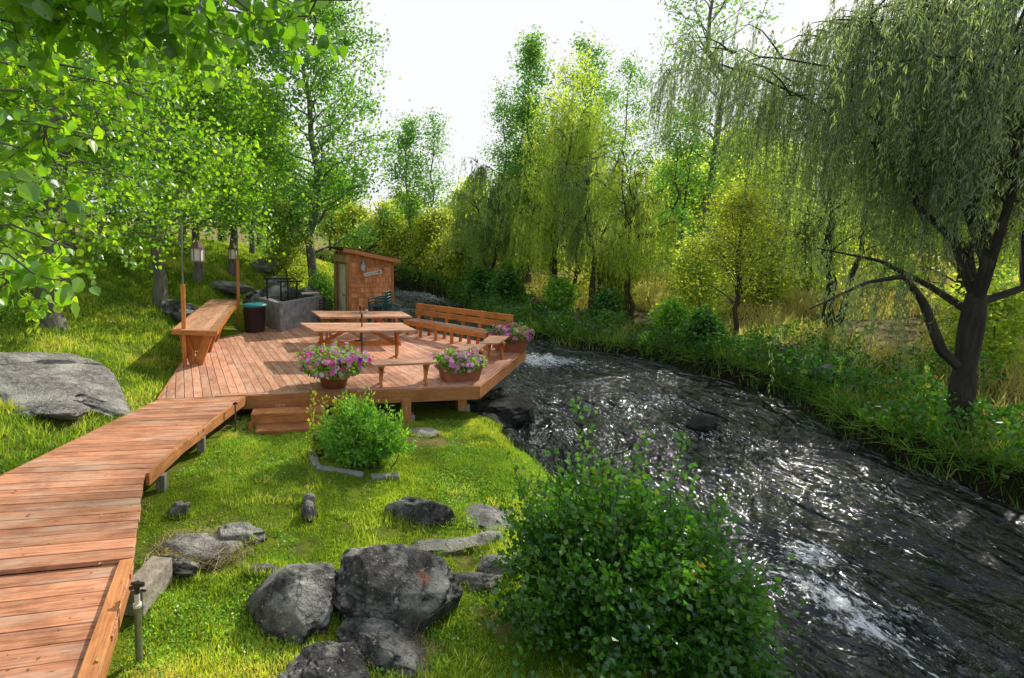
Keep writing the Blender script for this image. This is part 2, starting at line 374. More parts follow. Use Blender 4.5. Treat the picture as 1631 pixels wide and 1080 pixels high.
# ------------------------------------------------------------------ river + terrain
LB = [(4.0, -5), (3.3, 0.5), (3.0, 3.9), (2.95, 5.5), (2.75, 6.8), (2.4, 8.2), (2.15, 9.7), (1.5, 11.3), (1.0, 13.5), (.6, 16.5), (.4, 21), (.3, 26), (-1.5, 31.5), (-5, 36.5), (-12, 43), (-30, 53), (-70, 70)]
RB = [(9.6, -5), (9.2, 1.2), (8.75, 4.9), (8.55, 6.9), (8.35, 8.7), (9.15, 10.9), (8.8, 13.7), (7.3, 16.4), (5.7, 18.6), (4.8, 22), (4.6, 26), (4.3, 30), (3.1, 35), (0.2, 41), (-7, 51), (-26, 63), (-66, 82)]
def catmull(P, k):
    P = np.array(P, float); Q = np.vstack([2 * P[0] - P[1], P, 2 * P[-1] - P[-2]]); out = []
    for i in range(1, len(Q) - 2):
        t = np.linspace(0, 1, k, endpoint=False)[:, None]; a, b, c, d = Q[i - 1], Q[i], Q[i + 1], Q[i + 2]
        out.append(.5 * (2 * b + (c - a) * t + (2 * a - 5 * b + 4 * c - d) * t ** 2 + (3 * b - 3 * c + d - a) * t ** 3))
    out.append(P[-1:]); return np.vstack(out)
LBc, RBc = catmull(LB, 8), catmull(RB, 8)
POLY = np.vstack([LBc, RBc[::-1]])
def segdist(x, y, pl, closed=False):
    best = np.full(x.shape, 1e9)
    m = len(pl)
    for i in range(m if closed else m - 1):
        a, b = pl[i], pl[(i + 1) % m]; d = b - a; L2 = d.dot(d) + 1e-12
        t = np.clip(((x - a[0]) * d[0] + (y - a[1]) * d[1]) / L2, 0, 1)
        best = np.minimum(best, (x - a[0] - t * d[0]) ** 2 + (y - a[1] - t * d[1]) ** 2)
    return np.sqrt(best)
def inpoly(x, y, pl):
    c = np.zeros(x.shape, bool); m = len(pl)
    for i in range(m):
        a, b = pl[i], pl[(i + 1) % m]
        if a[1] == b[1]: continue
        c ^= ((a[1] > y) != (b[1] > y)) & (x < (b[0] - a[0]) * (y - a[1]) / (b[1] - a[1]) + a[0])
    return c
CP = np.array([(-2.7, 5.8, -.25), (-2.2, 3.5, -.34), (-1.4, 2, -.32), (-2.3, 7.2, -.38), (-2, 8, -.44), (0, 4, -.42), (0, 7, -.5), (1.5, 9, -.62), (1.8, 6, -.6), (3, 3, -.62), (0, 1, -.36), (2, 0, -.6), (0, 10, -.62), (-2, 11, -.42), (-3.5, 13, -.3),
 (-4.1, 8.5, -.14), (-4.9, 7.2, .0), (-4.7, 5.3, -.06), (-4.2, 3, -.14), (-3.4, 1, -.15), (-5, -2, -.0), (-6.3, 8, .42), (-6, 5, .25), (-8, 4, .6), (-9, 9, 1.0), (-7.4, 11, .72), (-5.5, 11, .02), (-5.9, 13, .3), (-6.9, 14.2, .85), (-6.9, 17.5, 1.35), (-6.6, 19.5, 1.55), (-5.2, 22.5, 1.75), (-12, 15, 2.3), (-9, 25, 2.7), (-6, 30, 2.2), (-15, 8, 2), (-25, 20, 4), (-40, 40, 6), (-20, 0, 2),
 (-3.2, 19, .1), (-3.2, 22, .25), (-1, 19, -.3), (-1, 25, -.4), (-4.5, 28, .7), (-13, 36, 2.2), (-2, 17, -.15), (-5, 17.6, .15),
 (9.5, 8.4, -.52), (9.8, 5, -.5), (9.9, 11, -.5), (10, 15, -.45), (9, 18, -.5), (7, 23, -.5), (7, 30, -.4), (13, 10, -.2), (14, 15, 0), (13, 22, .2), (20, 15, .5), (20, 25, .9), (15, 35, .7), (30, 30, 1.8), (40, 15, 2.2), (60, 60, 6), (15, 5, -.1), (15, 0, -.1), (0, 60, 1), (-20, 70, 2), (30, 100, 6), (0, 150, 6), (120, 100, 12), (-100, 100, 12), (100, -50, 3), (-60, -20, 4), (40, -60, 0), (0, -60, 0), (0, 400, 14), (300, 300, 25), (-300, 300, 25), (300, 0, 20), (-300, 0, 20)], float)
_D = np.sqrt(((CP[:, None, :2] - CP[None, :, :2]) ** 2).sum(-1) + .25)
_W = np.linalg.solve(np.block([[_D, np.ones((len(CP), 1))], [np.ones((1, len(CP))), np.zeros((1, 1))]]), np.append(CP[:, 2], 0))
WZ = -.95
def ground(x, y, full=False):
    x = np.atleast_1d(np.asarray(x, float)); y = np.atleast_1d(np.asarray(y, float))
    sh = x.shape; x = x.ravel(); y = y.ravel(); z = np.full(x.shape, _W[-1])
    for c, w in zip(CP, _W[:-1]): z += w * np.sqrt((x - c[0]) ** 2 + (y - c[1]) ** 2 + .25)
    p = np.c_[x, y, np.zeros_like(x)]
    z += .045 * fbm(p * 1.1, 3, 3) + .012 * fbm(p * 5, 2, 9)
    r = np.hypot(x, y); z += sm(r, 30, 90) * 1.2 * fbm(p * .03, 3, 21)
    d = segdist(x, y, POLY, True); ins = inpoly(x, y, POLY); sd = np.where(ins, -d, d)
    sd = sd + .10 * fbm(p * 1.7, 3, 31)
    right = segdist(x, y, RBc) < segdist(x, y, LBc)
    wd = np.where(right, .16, .75)
    k = sm(sd, -.15, wd)
    bed = -1.0 - .5 * sm(-sd, 0, 1.2)
    z = bed + (np.maximum(z, -.85) - bed) * k
    if full: return z.reshape(sh), sd.reshape(sh), right.reshape(sh)
    return z.reshape(sh)
def gz(x, y): return float(ground(x, y)[0])

def grid_axis(c, lo, hi, n, a):
    t0 = math.asinh((lo - c) / a); t1 = math.asinh((hi - c) / a)
    return c + a * np.sinh(np.linspace(t0, t1, n))
gx = grid_axis(1.5, -500, 500, 460, 7.); gy = grid_axis(6., -120, 700, 440, 8.)
X, Y = np.meshgrid(gx, gy); Z, SD, RT = ground(X, Y, True)
bn = .35 * fbm(np.c_[X.ravel(), Y.ravel(), 0 * X.ravel()] * 3.5, 3, 77).reshape(X.shape)
def spot(cx, cy, a_, b_): return np.clip(1.6 - 1.3 * np.sqrt(((X - cx) / a_) ** 2 + ((Y - cy) / b_) ** 2) + bn, 0, 1)
BARE = .75 * np.maximum.reduce([spot(-1.9, 4.65, .5, .35), spot(.65, 8.0, .45, .38), spot(1.0, 5.2, .35, .55), spot(-2.2, 7.9, .6, .35), spot(0.1, 3.5, .3, .2)])
mb = MB(); nx, ny = len(gx), len(gy)
ii = (np.arange(ny - 1)[:, None] * nx + np.arange(nx - 1)[None]).reshape(-1, 1)
mb.add(np.c_[X.ravel(), Y.ravel(), Z.ravel()], ii + np.array([[0, 1, nx + 1, nx]]), np.maximum(np.where(RT, 1., 0.), BARE).ravel(),
       np.c_[SD.ravel(), Z.ravel(), np.hypot(X, Y).ravel()], smooth=True)
def ground_mat():
    m, nt, out = newmat('turf_and_soil'); geo = N(nt, 'ShaderNodeNewGeometry'); p = geo.outputs['Position']
    g = N(nt, 'ShaderNodeSeparateXYZ'); L(nt, attr(nt, 'gc', 'Vector'), g.inputs[0]); rt = attr(nt, 'rnd')
    n1 = noise(nt, p, 1.3, 5); n2 = noise(nt, p, 14, 5, .7); n3 = noise(nt, p, 60, 3, .7)
    grass = ramp(nt, n2, [(.3, (.07, .12, .010)), (.55, (.17, .24, .015)), (.8, (.30, .33, .03))])
    soil = ramp(nt, n3, [(.3, (.035, .025, .015)), (.7, (.12, .09, .055))])
    gold = ramp(nt, n2, [(.3, (.13, .12, .035)), (.7, (.34, .29, .11))])
    grass = mixc(nt, ramp(nt, n1, [(.5, (0, 0, 0)), (.66, (.8, .8, .8))]), grass, (.20, .15, .08))
    rg = mixc(nt, ramp(nt, n1, [(.42, (0, 0, 0)), (.55, (1, 1, 1))]), soil, gold)
    base = mixc(nt, rt, grass, rg)
    far = mth(nt, 'SUBTRACT', g.outputs[2], 25.); far = mth(nt, 'MULTIPLY', far, .05, True)
    base = mixc(nt, far, base, gold)
    e = mth(nt, 'MULTIPLY', mth(nt, 'SUBTRACT', .55, g.outputs[0]), 3., True)
    base = mixc(nt, e, base, mixc(nt, .8, soil, (.012, .013, .006)))
    w = mth(nt, 'MULTIPLY', mth(nt, 'SUBTRACT', .05, g.outputs[0]), 6., True)
    base = mixc(nt, w, base, (.018, .014, .009))
    b = N(nt, 'ShaderNodeBsdfPrincipled'); L(nt, base, b.inputs['Base Color']); b.inputs['Roughness'].default_value = .95; b.inputs['Specular IOR Level'].default_value = .1
    L(nt, bump(nt, mth(nt, 'ADD', n2, n3), .8, .03), b.inputs['Normal']); L(nt, b.outputs[0], out.inputs[0]); return m
M['ground'] = ground_mat()
tag(mb.build('ground', M['ground']), kind='structure')

# water ribbon
nfine = []
for i in range(len(LB) - 1):
    nfine.append(110 if 1 <= i <= 8 else (40 if i < 12 else 16))
def catseg(P, cnt):
    P = np.array(P, float); Q = np.vstack([2 * P[0] - P[1], P, 2 * P[-1] - P[-2]]); out = []
    for i in range(1, len(Q) - 2):
        t = np.linspace(0, 1, cnt[i - 1], endpoint=False)[:, None]; a, b, c, d = Q[i - 1], Q[i], Q[i + 1], Q[i + 2]
        out.append(.5 * (2 * b + (c - a) * t + (2 * a - 5 * b + 4 * c - d) * t ** 2 + (3 * b - 3 * c + d - a) * t ** 3))
    out.append(P[-1:]); return np.vstack(out)
A, B = catseg(LB, nfine), catseg(RB, nfine)
wdt = np.linalg.norm(B - A, axis=1); e = (B - A) / wdt[:, None]
A2 = A - e * 1.1; B2 = B + e * 1.1
nt_ = 110; T = np.linspace(0, 1, nt_)
W = A2[:, None] + (B2 - A2)[:, None] * T[None, :, None]
cl = (A + B) / 2; s = np.concatenate([[0], np.cumsum(np.linalg.norm(np.diff(cl, axis=0), axis=1))])
SS = np.broadcast_to(s[:, None], W.shape[:2]); TT = (T[None] - .5) * (wdt[:, None] + 2.2)
q = np.c_[SS.ravel() * .9, TT.ravel() * 2.4, np.zeros(SS.size)]
warp = fbm(np.c_[SS.ravel() * .5, TT.ravel() * .5, np.zeros(SS.size)], 2, 50)
q[:, 1] += warp * 1.5
h = .06 * fbm(q * [.8, .8, 1], 3, 40) + .034 * (1 - np.abs(fbm(q * [2.2, 2.4, 1], 3, 60))) ** 2 + .012 * fbm(np.c_[SS.ravel() * 4.5, TT.ravel() * 7, np.zeros(SS.size)], 3, 70)
wx, wy = W[..., 0].ravel(), W[..., 1].ravel()
# rapids, plus spots where sun glints are painted as white flecks: (u, v, radius m, strength)
foam_glint = np.zeros(wx.size)
for (u, v, ra, rb, st) in [(865, 575, 1.6, 1.0, 1.), (850, 640, .8, 1.4, .35), (960, 620, 1.6, .8, .3), (1340, 955, .55, .9, .85), (1290, 880, .5, .45, .8), (1440, 985, .35, .7, .55), (700, 470, 3, 6, .8), (650, 466, 3, 5, .6), (900, 690, 1.2, .6, .45), (1190, 650, .9, .5, .35), (1040, 640, 2.0, 1.2, .55), (1130, 690, 1.4, .9, .5), (1400, 800, 1.0, .6, .45), (930, 600, 2.2, .5, .5), (1000, 600, 1.5, .35, .5), (800, 640, .5, .5, .5), (1100, 640, 1.2, .3, .45), (1230, 740, .6, .3, .4), (1450, 830, .5, .35, .35), (1180, 830, .4, .6, .4)]:
    c = at(u, v, WZ); dd = ((wx - c[0]) / ra) ** 2 + ((wy - c[1]) / rb) ** 2; foam_glint = np.maximum(foam_glint, st * np.exp(-dd * 1.2))
h = h * (1 + 1.2 * foam_glint) + foam_glint * .05 * fbm(np.c_[wx * 4, wy * 4, 0 * wx], 4, 90)
mb = MB(); n0 = len(s)
ii = (np.arange(n0 - 1)[:, None] * nt_ + np.arange(nt_ - 1)[None]).reshape(-1, 1)
mb.add(np.c_[wx, wy, WZ + h], (ii + np.array([[0, 1, nt_ + 1, nt_]])), foam_glint, np.c_[SS.ravel(), TT.ravel() + warp * .4, h * 10], smooth=True)
def water_mat():
    m, nt, out = newmat('river_water'); g = attr(nt, 'gc', 'Vector'); f = attr(nt, 'rnd')
    a = noise(nt, vmap(nt, g, (.8, 2.5, 1)), 1.15, 2, .45); b_ = noise(nt, vmap(nt, g, (1.7, 4.8, 1)), 1.5, 2, .45)
    c_ = noise(nt, vmap(nt, g, (1, 1.8, 1)), 16., 1, .5)
    h = mth(nt, 'ADD', mth(nt, 'MULTIPLY', a, 1.), mth(nt, 'ADD', mth(nt, 'MULTIPLY', b_, .42), mth(nt, 'MULTIPLY', c_, .06)))
    fn = noise(nt, vmap(nt, g, (1.6, 4.5, 1)), 2.6, 8, .72)
    fn2 = noise(nt, vmap(nt, g, (3., 7., 1)), 5., 6, .75)
    fn = mth(nt, 'ADD', mth(nt, 'MULTIPLY', fn, .6), mth(nt, 'MULTIPLY', fn2, .4))
    k = mth(nt, 'ADD', fn, mth(nt, 'SUBTRACT', mth(nt, 'MULTIPLY', f, .27), .66))
    k = mth(nt, 'MULTIPLY', k, 9., True)
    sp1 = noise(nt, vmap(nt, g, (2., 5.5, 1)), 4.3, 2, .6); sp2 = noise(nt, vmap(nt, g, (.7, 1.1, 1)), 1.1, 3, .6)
    k_glint = mth(nt, 'ADD', sp1, mth(nt, 'ADD', mth(nt, 'MULTIPLY', sp2, .42), mth(nt, 'SUBTRACT', mth(nt, 'MULTIPLY', f, .20), .935)))
    k_glint = mth(nt, 'MULTIPLY', k_glint, 26., True); k = mth(nt, 'MAXIMUM', k, k_glint)  # small crisp white specks painted into the colour as sun glints on ripples
    sep = N(nt, 'ShaderNodeSeparateXYZ'); L(nt, g, sep.inputs[0])
    base = mixc(nt, noise(nt, vmap(nt, g, (.35, .8, 1)), 1., 3), (.006, .008, .010), (.018, .020, .018))
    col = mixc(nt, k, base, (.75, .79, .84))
    p = N(nt, 'ShaderNodeBsdfPrincipled'); L(nt, col, p.inputs['Base Color'])
    L(nt, mth(nt, 'ADD', .085, mth(nt, 'MULTIPLY', k, .5)), p.inputs['Roughness']); p.inputs['IOR'].default_value = 1.33
    p.inputs['Specular IOR Level'].default_value = 1.; p.inputs['Specular Tint'].default_value = (.80, .90, 1, 1)
    L(nt, bump(nt, h, 1., .34), p.inputs['Normal']); L(nt, p.outputs[0], out.inputs[0]); return m
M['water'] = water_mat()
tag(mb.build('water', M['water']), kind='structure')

# ------------------------------------------------------------------ deck
DA, DB, DC, DD, DE, DF = [np.array(p) for p in [(-3.9, 8.36), (1.64, 9.12), (3.35, 12.3), (.85, 15.25), (-1.2, 16.0), (-6.15, 16.9)]]
DK = [DA, DB, DC, DD, DE, DF]
deck = thing('deck', 'large reddish wooden deck carrying the picnic tables beside the river', 'deck', (-1.4, 12, 0))
mb = MB(); dv = np.array([-.383, .924]); dn = np.array([dv[1], -dv[0]])
k = -60
for k in range(-70, 70):
    p0 = dn * (k * .147); pl = [p.copy() for p in DK]
    pl = clip(pl, p0 + dn * .005, dn)
    if len(pl) > 2: pl = clip(pl, p0 + dn * .142, -dn)
    if len(pl) > 2:
        # cut into two lengths at a staggered joint
        cut = 12.2 + (k % 3) * 1.1
        for sgn in (1, -1):
            q = clip(pl, np.array([0, cut]) + dv * .002 * sgn, dv * sgn)
            if len(q) > 2: prism(mb, q, -.038, random.uniform(-.0015, .0015), gdir=dv)
mb.build('deck_boards', M['deck'], deck)
mb = MB()
def edge_board(mb, a, b, w, z0, z1, inset=0.):
    a, b = np.array(a), np.array(b); d = nrm(b - a); n = np.array([-d[1], d[0]])
    prism(mb, [a + n * inset, b + n * inset, b + n * (inset + w), a + n * (inset + w)], z0, z1, gdir=d)
edge_board(mb, DB, DC, .26, .003, .010); edge_board(mb, DA + [.9, .12], DB, .13, .003, .008)
mb.build('edge_trim', M['deck'], deck, .002)
mb = MB()
for a, b in ((DA, DB), (DB, DC), (DC, DD), (DF, DA)):
    d = nrm(b - a); n = np.array([d[1], -d[0]])
    prism(mb, [a - d * .0, b + d * .0, b + n * .035, a + n * .035], -.235, -.004, gdir=d)
    m = a + (b - a) * .5
mb.build('fascia', M['fascia'], deck, .003)
mb = MB()
for t in np.linspace(.04, .96, 9):
    a = DA + (DB - DA) * t + np.array([0, .1]); b = np.array([a[0] - .9, 15.6])
    beam(mb, [a[0], a[1], -.14], [b[0] + (t > .8) * .6, b[1] - (t > .6) * 1.5, -.14], .05, .19)
mb.build('joists', M['fascia'], deck)
for (x, y) in ((.3, 8.93), (-1.9, 8.65), (1.4, 9.6), (2.6, 12.2), (0.2, 11.5), (-2, 11.5)):
    m = MB(); zb = gz(x, y); box(m, (x, y, (-.2 - .55) / 2), (.17, .17, .4), .12); m.build('support_post', M['fascia'], deck, .004)
    m = MB(); box(m, (x + .03, y + .05, (-.5 + zb - .1) / 2 - .03), (.24, .24, abs(zb - .1 + .5) + .1), .12); m.build('post_footing', M['concrete'], deck, .01)
steps = thing('deck_steps', 'two short wooden steps below the front edge of the deck', 'steps', (-1.7, 8.3, -.45))
sd_ = nrm(DB - DA); sn = np.array([sd_[1], -sd_[0]])
SL = np.array([-2.34, 8.50]); SR = np.array([-1.12, 8.68])
for i, (z, o0, o1) in enumerate(((-.205, .03, .34), (-.38, .34, .66))):
    m = MB(); sx = sd_ * .1 * i
    prism(m, [SL + sn * o0 + sx, SR + sn * o0 + sx, SR + sn * o1 + sx, SL + sn * o1 + sx], z - .035, z, gdir=sd_); m.build('tread', M['fascia'], steps, .003)
    m = MB(); prism(m, [SL + sn * (o1 - .05) + sx, SR + sn * (o1 - .05) + sx, SR + sn * (o1 - .02) + sx, SL + sn * (o1 - .02) + sx], z - .22, z - .037, gdir=sd_); m.build('riser', M['fascia'], steps, .003)
for e_ in (SL, SR - sd_ * .04):
    m = MB(); prism(m, [e_ + sn * .02, e_ + sd_ * .04 + sn * .02, e_ + sd_ * .04 + sn * .62, e_ + sn * .62], [-.62] * 4, [-.24, -.24, -.42, -.42])
    m.build('stringer', M['fascia'], steps)

# ------------------------------------------------------------------ boardwalk (three runs)
bw = thing('boardwalk', 'worn reddish plank boardwalk leading from the lower left to the deck', 'boardwalk', (-3, 5, 0))
K0L, K0R = DA + [-.0, -.03], DA + (DB - DA) * .252 + np.array([0, -.03])
K1L, K1R = np.array([-4.28, 5.28]), np.array([-2.71, 5.42])
K2L, K2R = np.array([-3.68, 3.60]), np.array([-2.05, 3.88])
K3L, K3R = np.array([-2.75, .9]), np.array([-1.22, 1.28])
def run(Lf, Lb, Rf, Rb, n, z0f, z0b, mb):
    """boards cross from left edge (Lf near .. Lb far) to right edge"""
    for k in range(n):
        t0, t1 = (k + .025) / n, (k + .975) / n
        p = [Lf + (Lb - Lf) * t0, Rf + (Rb - Rf) * t0, Rf + (Rb - Rf) * t1, Lf + (Lb - Lf) * t1]
        z = [z0f + (z0b - z0f) * t0, z0f + (z0b - z0f) * t0, z0f + (z0b - z0f) * t1, z0f + (z0b - z0f) * t1]
        j = random.uniform(-.0025, .0025); d = nrm(p[1] - p[0]); p[1] = p[1] + d * random.uniform(-.008, .01); p[2] = p[2] + d * random.uniform(-.008, .01)
        z = np.array(z) + j; poly = np.array(p); r = random.random()
        v = np.concatenate([np.c_[poly, z - .04], np.c_[poly, z]])
        gc = np.c_[v[:, 0] * d[0] + v[:, 1] * d[1], -v[:, 0] * d[1] + v[:, 1] * d[0], v[:, 2]] + np.array([r * 37, r * 91, 0])
        mb.add(v, BF, r, gc)
for (a, b, c, d, n, z0, z1) in ((K1L, K0L, K1R, K0R, 21, .07, .0), (K2L, K1L, K2R, K1R, 11, .10, .09), (K3L, K2L, K3R, K2R, 17, .07, .06)):
    m = MB(); run(a, b, c, d, n, z0, z1, m); m.build('boards', M['walk'], bw, .004)
m = MB()
beam(m, [*(K0R + [.02, -.06]), -.065], [*(K1R + [.018, .9]), -.02], .04, .145); beam(m, [*(K1R + [.03, 1.05]), -.015], [*(K1R + [.02, .02]), -.005], .045, .145)
beam(m, [*(K1R + [-.05, -.04]), 0.0], [*(K2R + [-.06, .04]), .0], .04, .14)
beam(m, [*(K2R + [-.02, -.02]), -.02], [*(K3R + [-.02, 0]), -.02], .04, .14)
beam(m, [*(K1L + [0, 0]), 0.0], [*(K0L), -.08], .04, .14); beam(m, [*K2L, .01], [*K1L, .01], .04, .14); beam(m, [*K3L, -.02], [*K2L, -.02], .04, .14)
m.build('side_fascia', M['fascia'], bw, .003)
m = MB(); d = nrm(K3R - K2R); n = np.array([d[1], -d[0]])
prism(m, [K2R + n * -.0, K3R + n * .0, K3R + n * .13, K2R + n * .1], .075, .098, gdir=d); m.build('edge_trim', M['fascia'], bw, .003)
for (x, y) in ((-2.62, 5.75), (-2.58, 6.9), (-4.1, 6.6), (-2.3, 4.3), (-4.0, 5.0)):
    m = MB(); zb = gz(x, y) - .15; box(m, (x - .06, y, (zb - .09) / 2), (.1, .1, -.09 - zb), .1, ax=2); m.build('support_post', M['grey_wood'], bw, .004)

# concrete block beside the walk
bk = MB(); c = np.array([-2.03, 4.05]); box(bk, (c[0], c[1], -.25), (.20, .44, .22), -.12)
tag(bk.build('concrete_block', M['concrete_l'], None, .012, (c[0], c[1], -.3)), 'pale rectangular concrete block tucked under the right edge of the boardwalk', 'concrete block')

# ------------------------------------------------------------------ furniture
def table(label, FL, FR, BR, BL, z=.75, group=None, n=5):
    FL, FR, BR, BL = [np.array(p, float)[:2] for p in (FL, FR, BR, BL)]
    c = (FL + FR + BR + BL) / 4; ex = (FR - FL + BR - BL) / 2; ey = (BL - FL + BR - FR) / 2
    t = thing('picnic_table', label, 'table', (c[0], c[1], 0), group)
    m = MB(); planks(m, FL, FR, BR, BL, n, z - .045, z, .008); m.build('tabletop', M['top'], t, .005)
    X3 = lambda a, b, h: np.array([*(c + ex * a + ey * b), h])
    Y3 = np.append(nrm(np.array([-ex[1], ex[0]])), 0); e3 = np.append(nrm(ex), 0)
    w = np.linalg.norm(ey) * .36
    for a in (-.37, .37):
        b0 = np.array([*(c + ex * a), 0.])
        m = MB(); beam(m, b0 - Y3 * w, b0 + Y3 * w * .8 + [0, 0, z - .05], .045, .11, e3 * 0 + Y3, None); m.build('leg', M['furn'], t, .004)
        m = MB(); beam(m, b0 + Y3 * w + e3 * .05, b0 - Y3 * w * .8 + [0, 0, z - .05] + e3 * .05, .045, .11, Y3); m.build('leg', M['furn'], t, .004)
        m = MB(); beam(m, b0 - Y3 * w * 1.1 + [0, 0, z - .09] + e3 * .025, b0 + Y3 * w * 1.1 + [0, 0, z - .09] + e3 * .025, .05, .085); m.build('cleat', M['furn'], t, .004)
    m = MB(); beam(m, X3(-.40, 0, .36), X3(.42, 0, .36), .045, .10); m.build('stretcher', M['furn'], t, .004)
    for sg in (-1, 1):
        m = MB(); beam(m, X3(sg * .35, 0, .38), X3(sg * .10, 0, z - .06), .045, .08); m.build('brace', M['furn'], t, .004)
    return t
table('front picnic table, nearer the flower pots, with crossed legs and dark umbrella pole', (-1.62, 10.74), (.6, 10.82), (.3, 11.87), (-2.12, 11.87), .75, 'trestle picnic tables')
table('rear picnic table standing just in front of the shed and stacked chairs', (-1.76, 12.81), (.59, 12.93), (.35, 13.95), (-2.2, 14.04), .75, 'trestle picnic tables')
def pole(label, x, y, top):
    t = thing('umbrella_pole', label, 'pole', (x, y, 0), 'umbrella poles without canopies')
    m = MB(); tube(m, [(x, y, 0.02), (x, y, top)], .017, 10); m.build('shaft', M['hroof'], t)
    m = MB(); tube(m, [(x, y, top * .93), (x, y, top + .03)], .022, 10); m.build('tip', M['iron'], t)
    m = MB(); lathe(m, [(.0, .05), (.035, .05), (.035, .03), (.19, .015), (.2, 0)], (x, y, 0.004)); m.build('foot', M['iron'], t)
pole('dark umbrella pole through the front picnic table, no canopy', -.62, 11.28, 1.02)
pole('short umbrella pole stub rising from the rear picnic table', -.78, 13.4, .93)
def bench(label, FL, FR, BR, BL, z=.44, n=2, group='small backless benches'):
    FL, FR, BR, BL = [np.array(p, float)[:2] for p in (FL, FR, BR, BL)]
    c = (FL + FR + BR + BL) / 4; ex = (FR - FL + BR - BL) / 2; ey = (BL - FL + BR - FR) / 2
    t = thing('bench', label, 'bench', (c[0], c[1], 0), group)
    m = MB(); planks(m, FL, FR, BR, BL, n, z - .04, z, .008); m.build('seat', M['top'], t, .005)
    Y3 = np.append(nrm(np.array([-ex[1], ex[0]])), 0); e3 = np.append(nrm(ex), 0); w = min(np.linalg.norm(ey) * .38, .2)
    for a in (-.34, .36):
        b0 = np.array([*(c + ex * a), 0.])
        for sg, off in ((1, 0), (-1, .042)):
            m = MB(); p = b0 + e3 * off
            # curved sabre leg: three beams merged into a profile prism
            pts = [(-1, 0), (-.45, .14), (-.12, .24), (.35, .34), (.9, z - .045)]
            hw = .06
            vs = []
            for side in (-1, 1):
                for q_ in pts: vs.append(p + Y3 * (q_[0] * w * sg + side * hw * (1.0 if q_[1] in (0,) else .8)) + np.array([0, 0, q_[1]]) - e3 * .02)
            K = len(pts); vs2 = [v + e3 * .04 for v in vs]
            fs = []
            for i in range(K - 1):
                fs += [(i, i + 1, K + i + 1, K + i), (2 * K + i, 3 * K + i, 3 * K + i + 1, 2 * K + i + 1), (i, 2 * K + i, 2 * K + i + 1, i + 1), (K + i, K + i + 1, 3 * K + i + 1, 3 * K + i)]
            fs += [(0, K, 3 * K, 2 * K), (K - 1, 3 * K - 1, 4 * K - 1, 2 * K - 1)]
            vv = np.array(vs + vs2); m.add(vv, fs, random.random(), vv[:, [2, 0, 1]] * 1.); m.build('leg', M['furn'], t, .004)
        m = MB(); beam(m, b0 - Y3 * w + [0, 0, z - .065] + e3 * .02, b0 + Y3 * w + [0, 0, z - .065] + e3 * .02, .06, .05); m.build('cleat', M['furn'], t, .003)
bench('small backless bench between the two near flower pots at the deck front', (-.30, 8.95), (.90, 9.16), (.77, 9.56), (-.43, 9.35))
bench('backless bench at the deck edge beside the far flower planter', (2.0, 10.95), (2.42, 11.0), (2.86, 11.85), (2.40, 11.92), .44, 3)
bench('low backless bench end partly hidden behind the right front flower pot', (1.32, 10.25), (1.86, 10.36), (2.14, 10.94), (1.66, 10.98), .42, 3)

# long bench with backrest
A0, B0 = np.array([.45, 14.45]), np.array([2.38, 12.26]); d = nrm(B0 - A0); n = np.array([-d[1], d[0]]); 
A0 = A0
lb = thing('back_bench', 'long orange wooden bench with slatted backrest along the river side of the deck', 'bench', (1.5, 13.5, 0))
m = MB(); planks(m, A0, B0, B0 + n * .42, A0 + n * .42, 3, .40, .44, .012); m.build('seat', M['top'], lb, .004)
m = MB(); beam(m, [*(A0 - n * .02 - d * .02), .37], [*(B0 - n * .02 + d * .02), .37], .035, .13); m.build('apron', M['furn'], lb, .004)
for z0 in (.62, .80):
    m = MB(); off = .45 + (z0 - .4) * .18
    beam(m, [*(A0 + n * off - d * .05), z0], [*(B0 + n * off + d * .42), z0], .035, .15); m.build('back_slat', M['furn'], lb, .004)
for t in (.02, .20, .40, .60, .80, .98):
    p = A0 + (B0 - A0) * t
    m = MB(); beam(m, [*(p + n * .06), 0], [*(p + n * .06), .40], .045, .09, [*d, 0]); m.build('leg', M['furn'], lb, .004)
    m = MB(); beam(m, [*(p + n * .40), 0], [*(p + n * .60), .87], .045, .09, [*n, 0]); m.build('back_post', M['furn'], lb, .004)

# long serving counter, left
P = [np.array(p) for p in [(-4.62, 10.62), (-3.65, 10.45), (-4.96, 16.33), (-5.95, 16.7)]]
ct = thing('serving_counter', 'long orange wooden counter table with tapered panel legs along the left deck edge', 'counter', (-4.7, 13.4, 0))
m = MB(); planks(m, P[0], P[3], P[2], P[1], 6, .765, .80, .006); m.build('countertop', M['top'], ct, .003)
ux = nrm(P[3] - P[0]); uy = nrm(P[1] - P[0])
m = MB()
beam(m, [*(P[0] - ux * .02), .745], [*(P[1] - ux * .02), .745], .035, .10); beam(m, [*(P[1] + uy * .02), .745], [*(P[2] + uy * .02), .745], .035, .10); beam(m, [*(P[0] - uy * .02), .745], [*(P[3] - uy * .02), .745], .035, .10)
m.build('apron', M['furn'], ct, .003)
for t in (.04, .26, .48, .70, .93):
    a = P[0] + (P[3] - P[0]) * t; b = P[1] + (P[2] - P[1]) * t; w = b - a
    for (t0, t1) in ((.16, .46), (.84, .54)):
        m = MB(); beam(m, [*(a + w * t0), .76], [*(a + w * t1), .0], .05, .20, [*w, 0]); m.build('leg', M['furn'], ct, .004)
    m = MB(); c4 = [a + w * .24, a + w * .76]
    beam(m, [*(a + w * .5 + ux * .05), .30], [*(a + w * .5 + ux * .05), .74], .035, .42, [*w, 0]); m.build('panel', M['furn'], ct, .003)

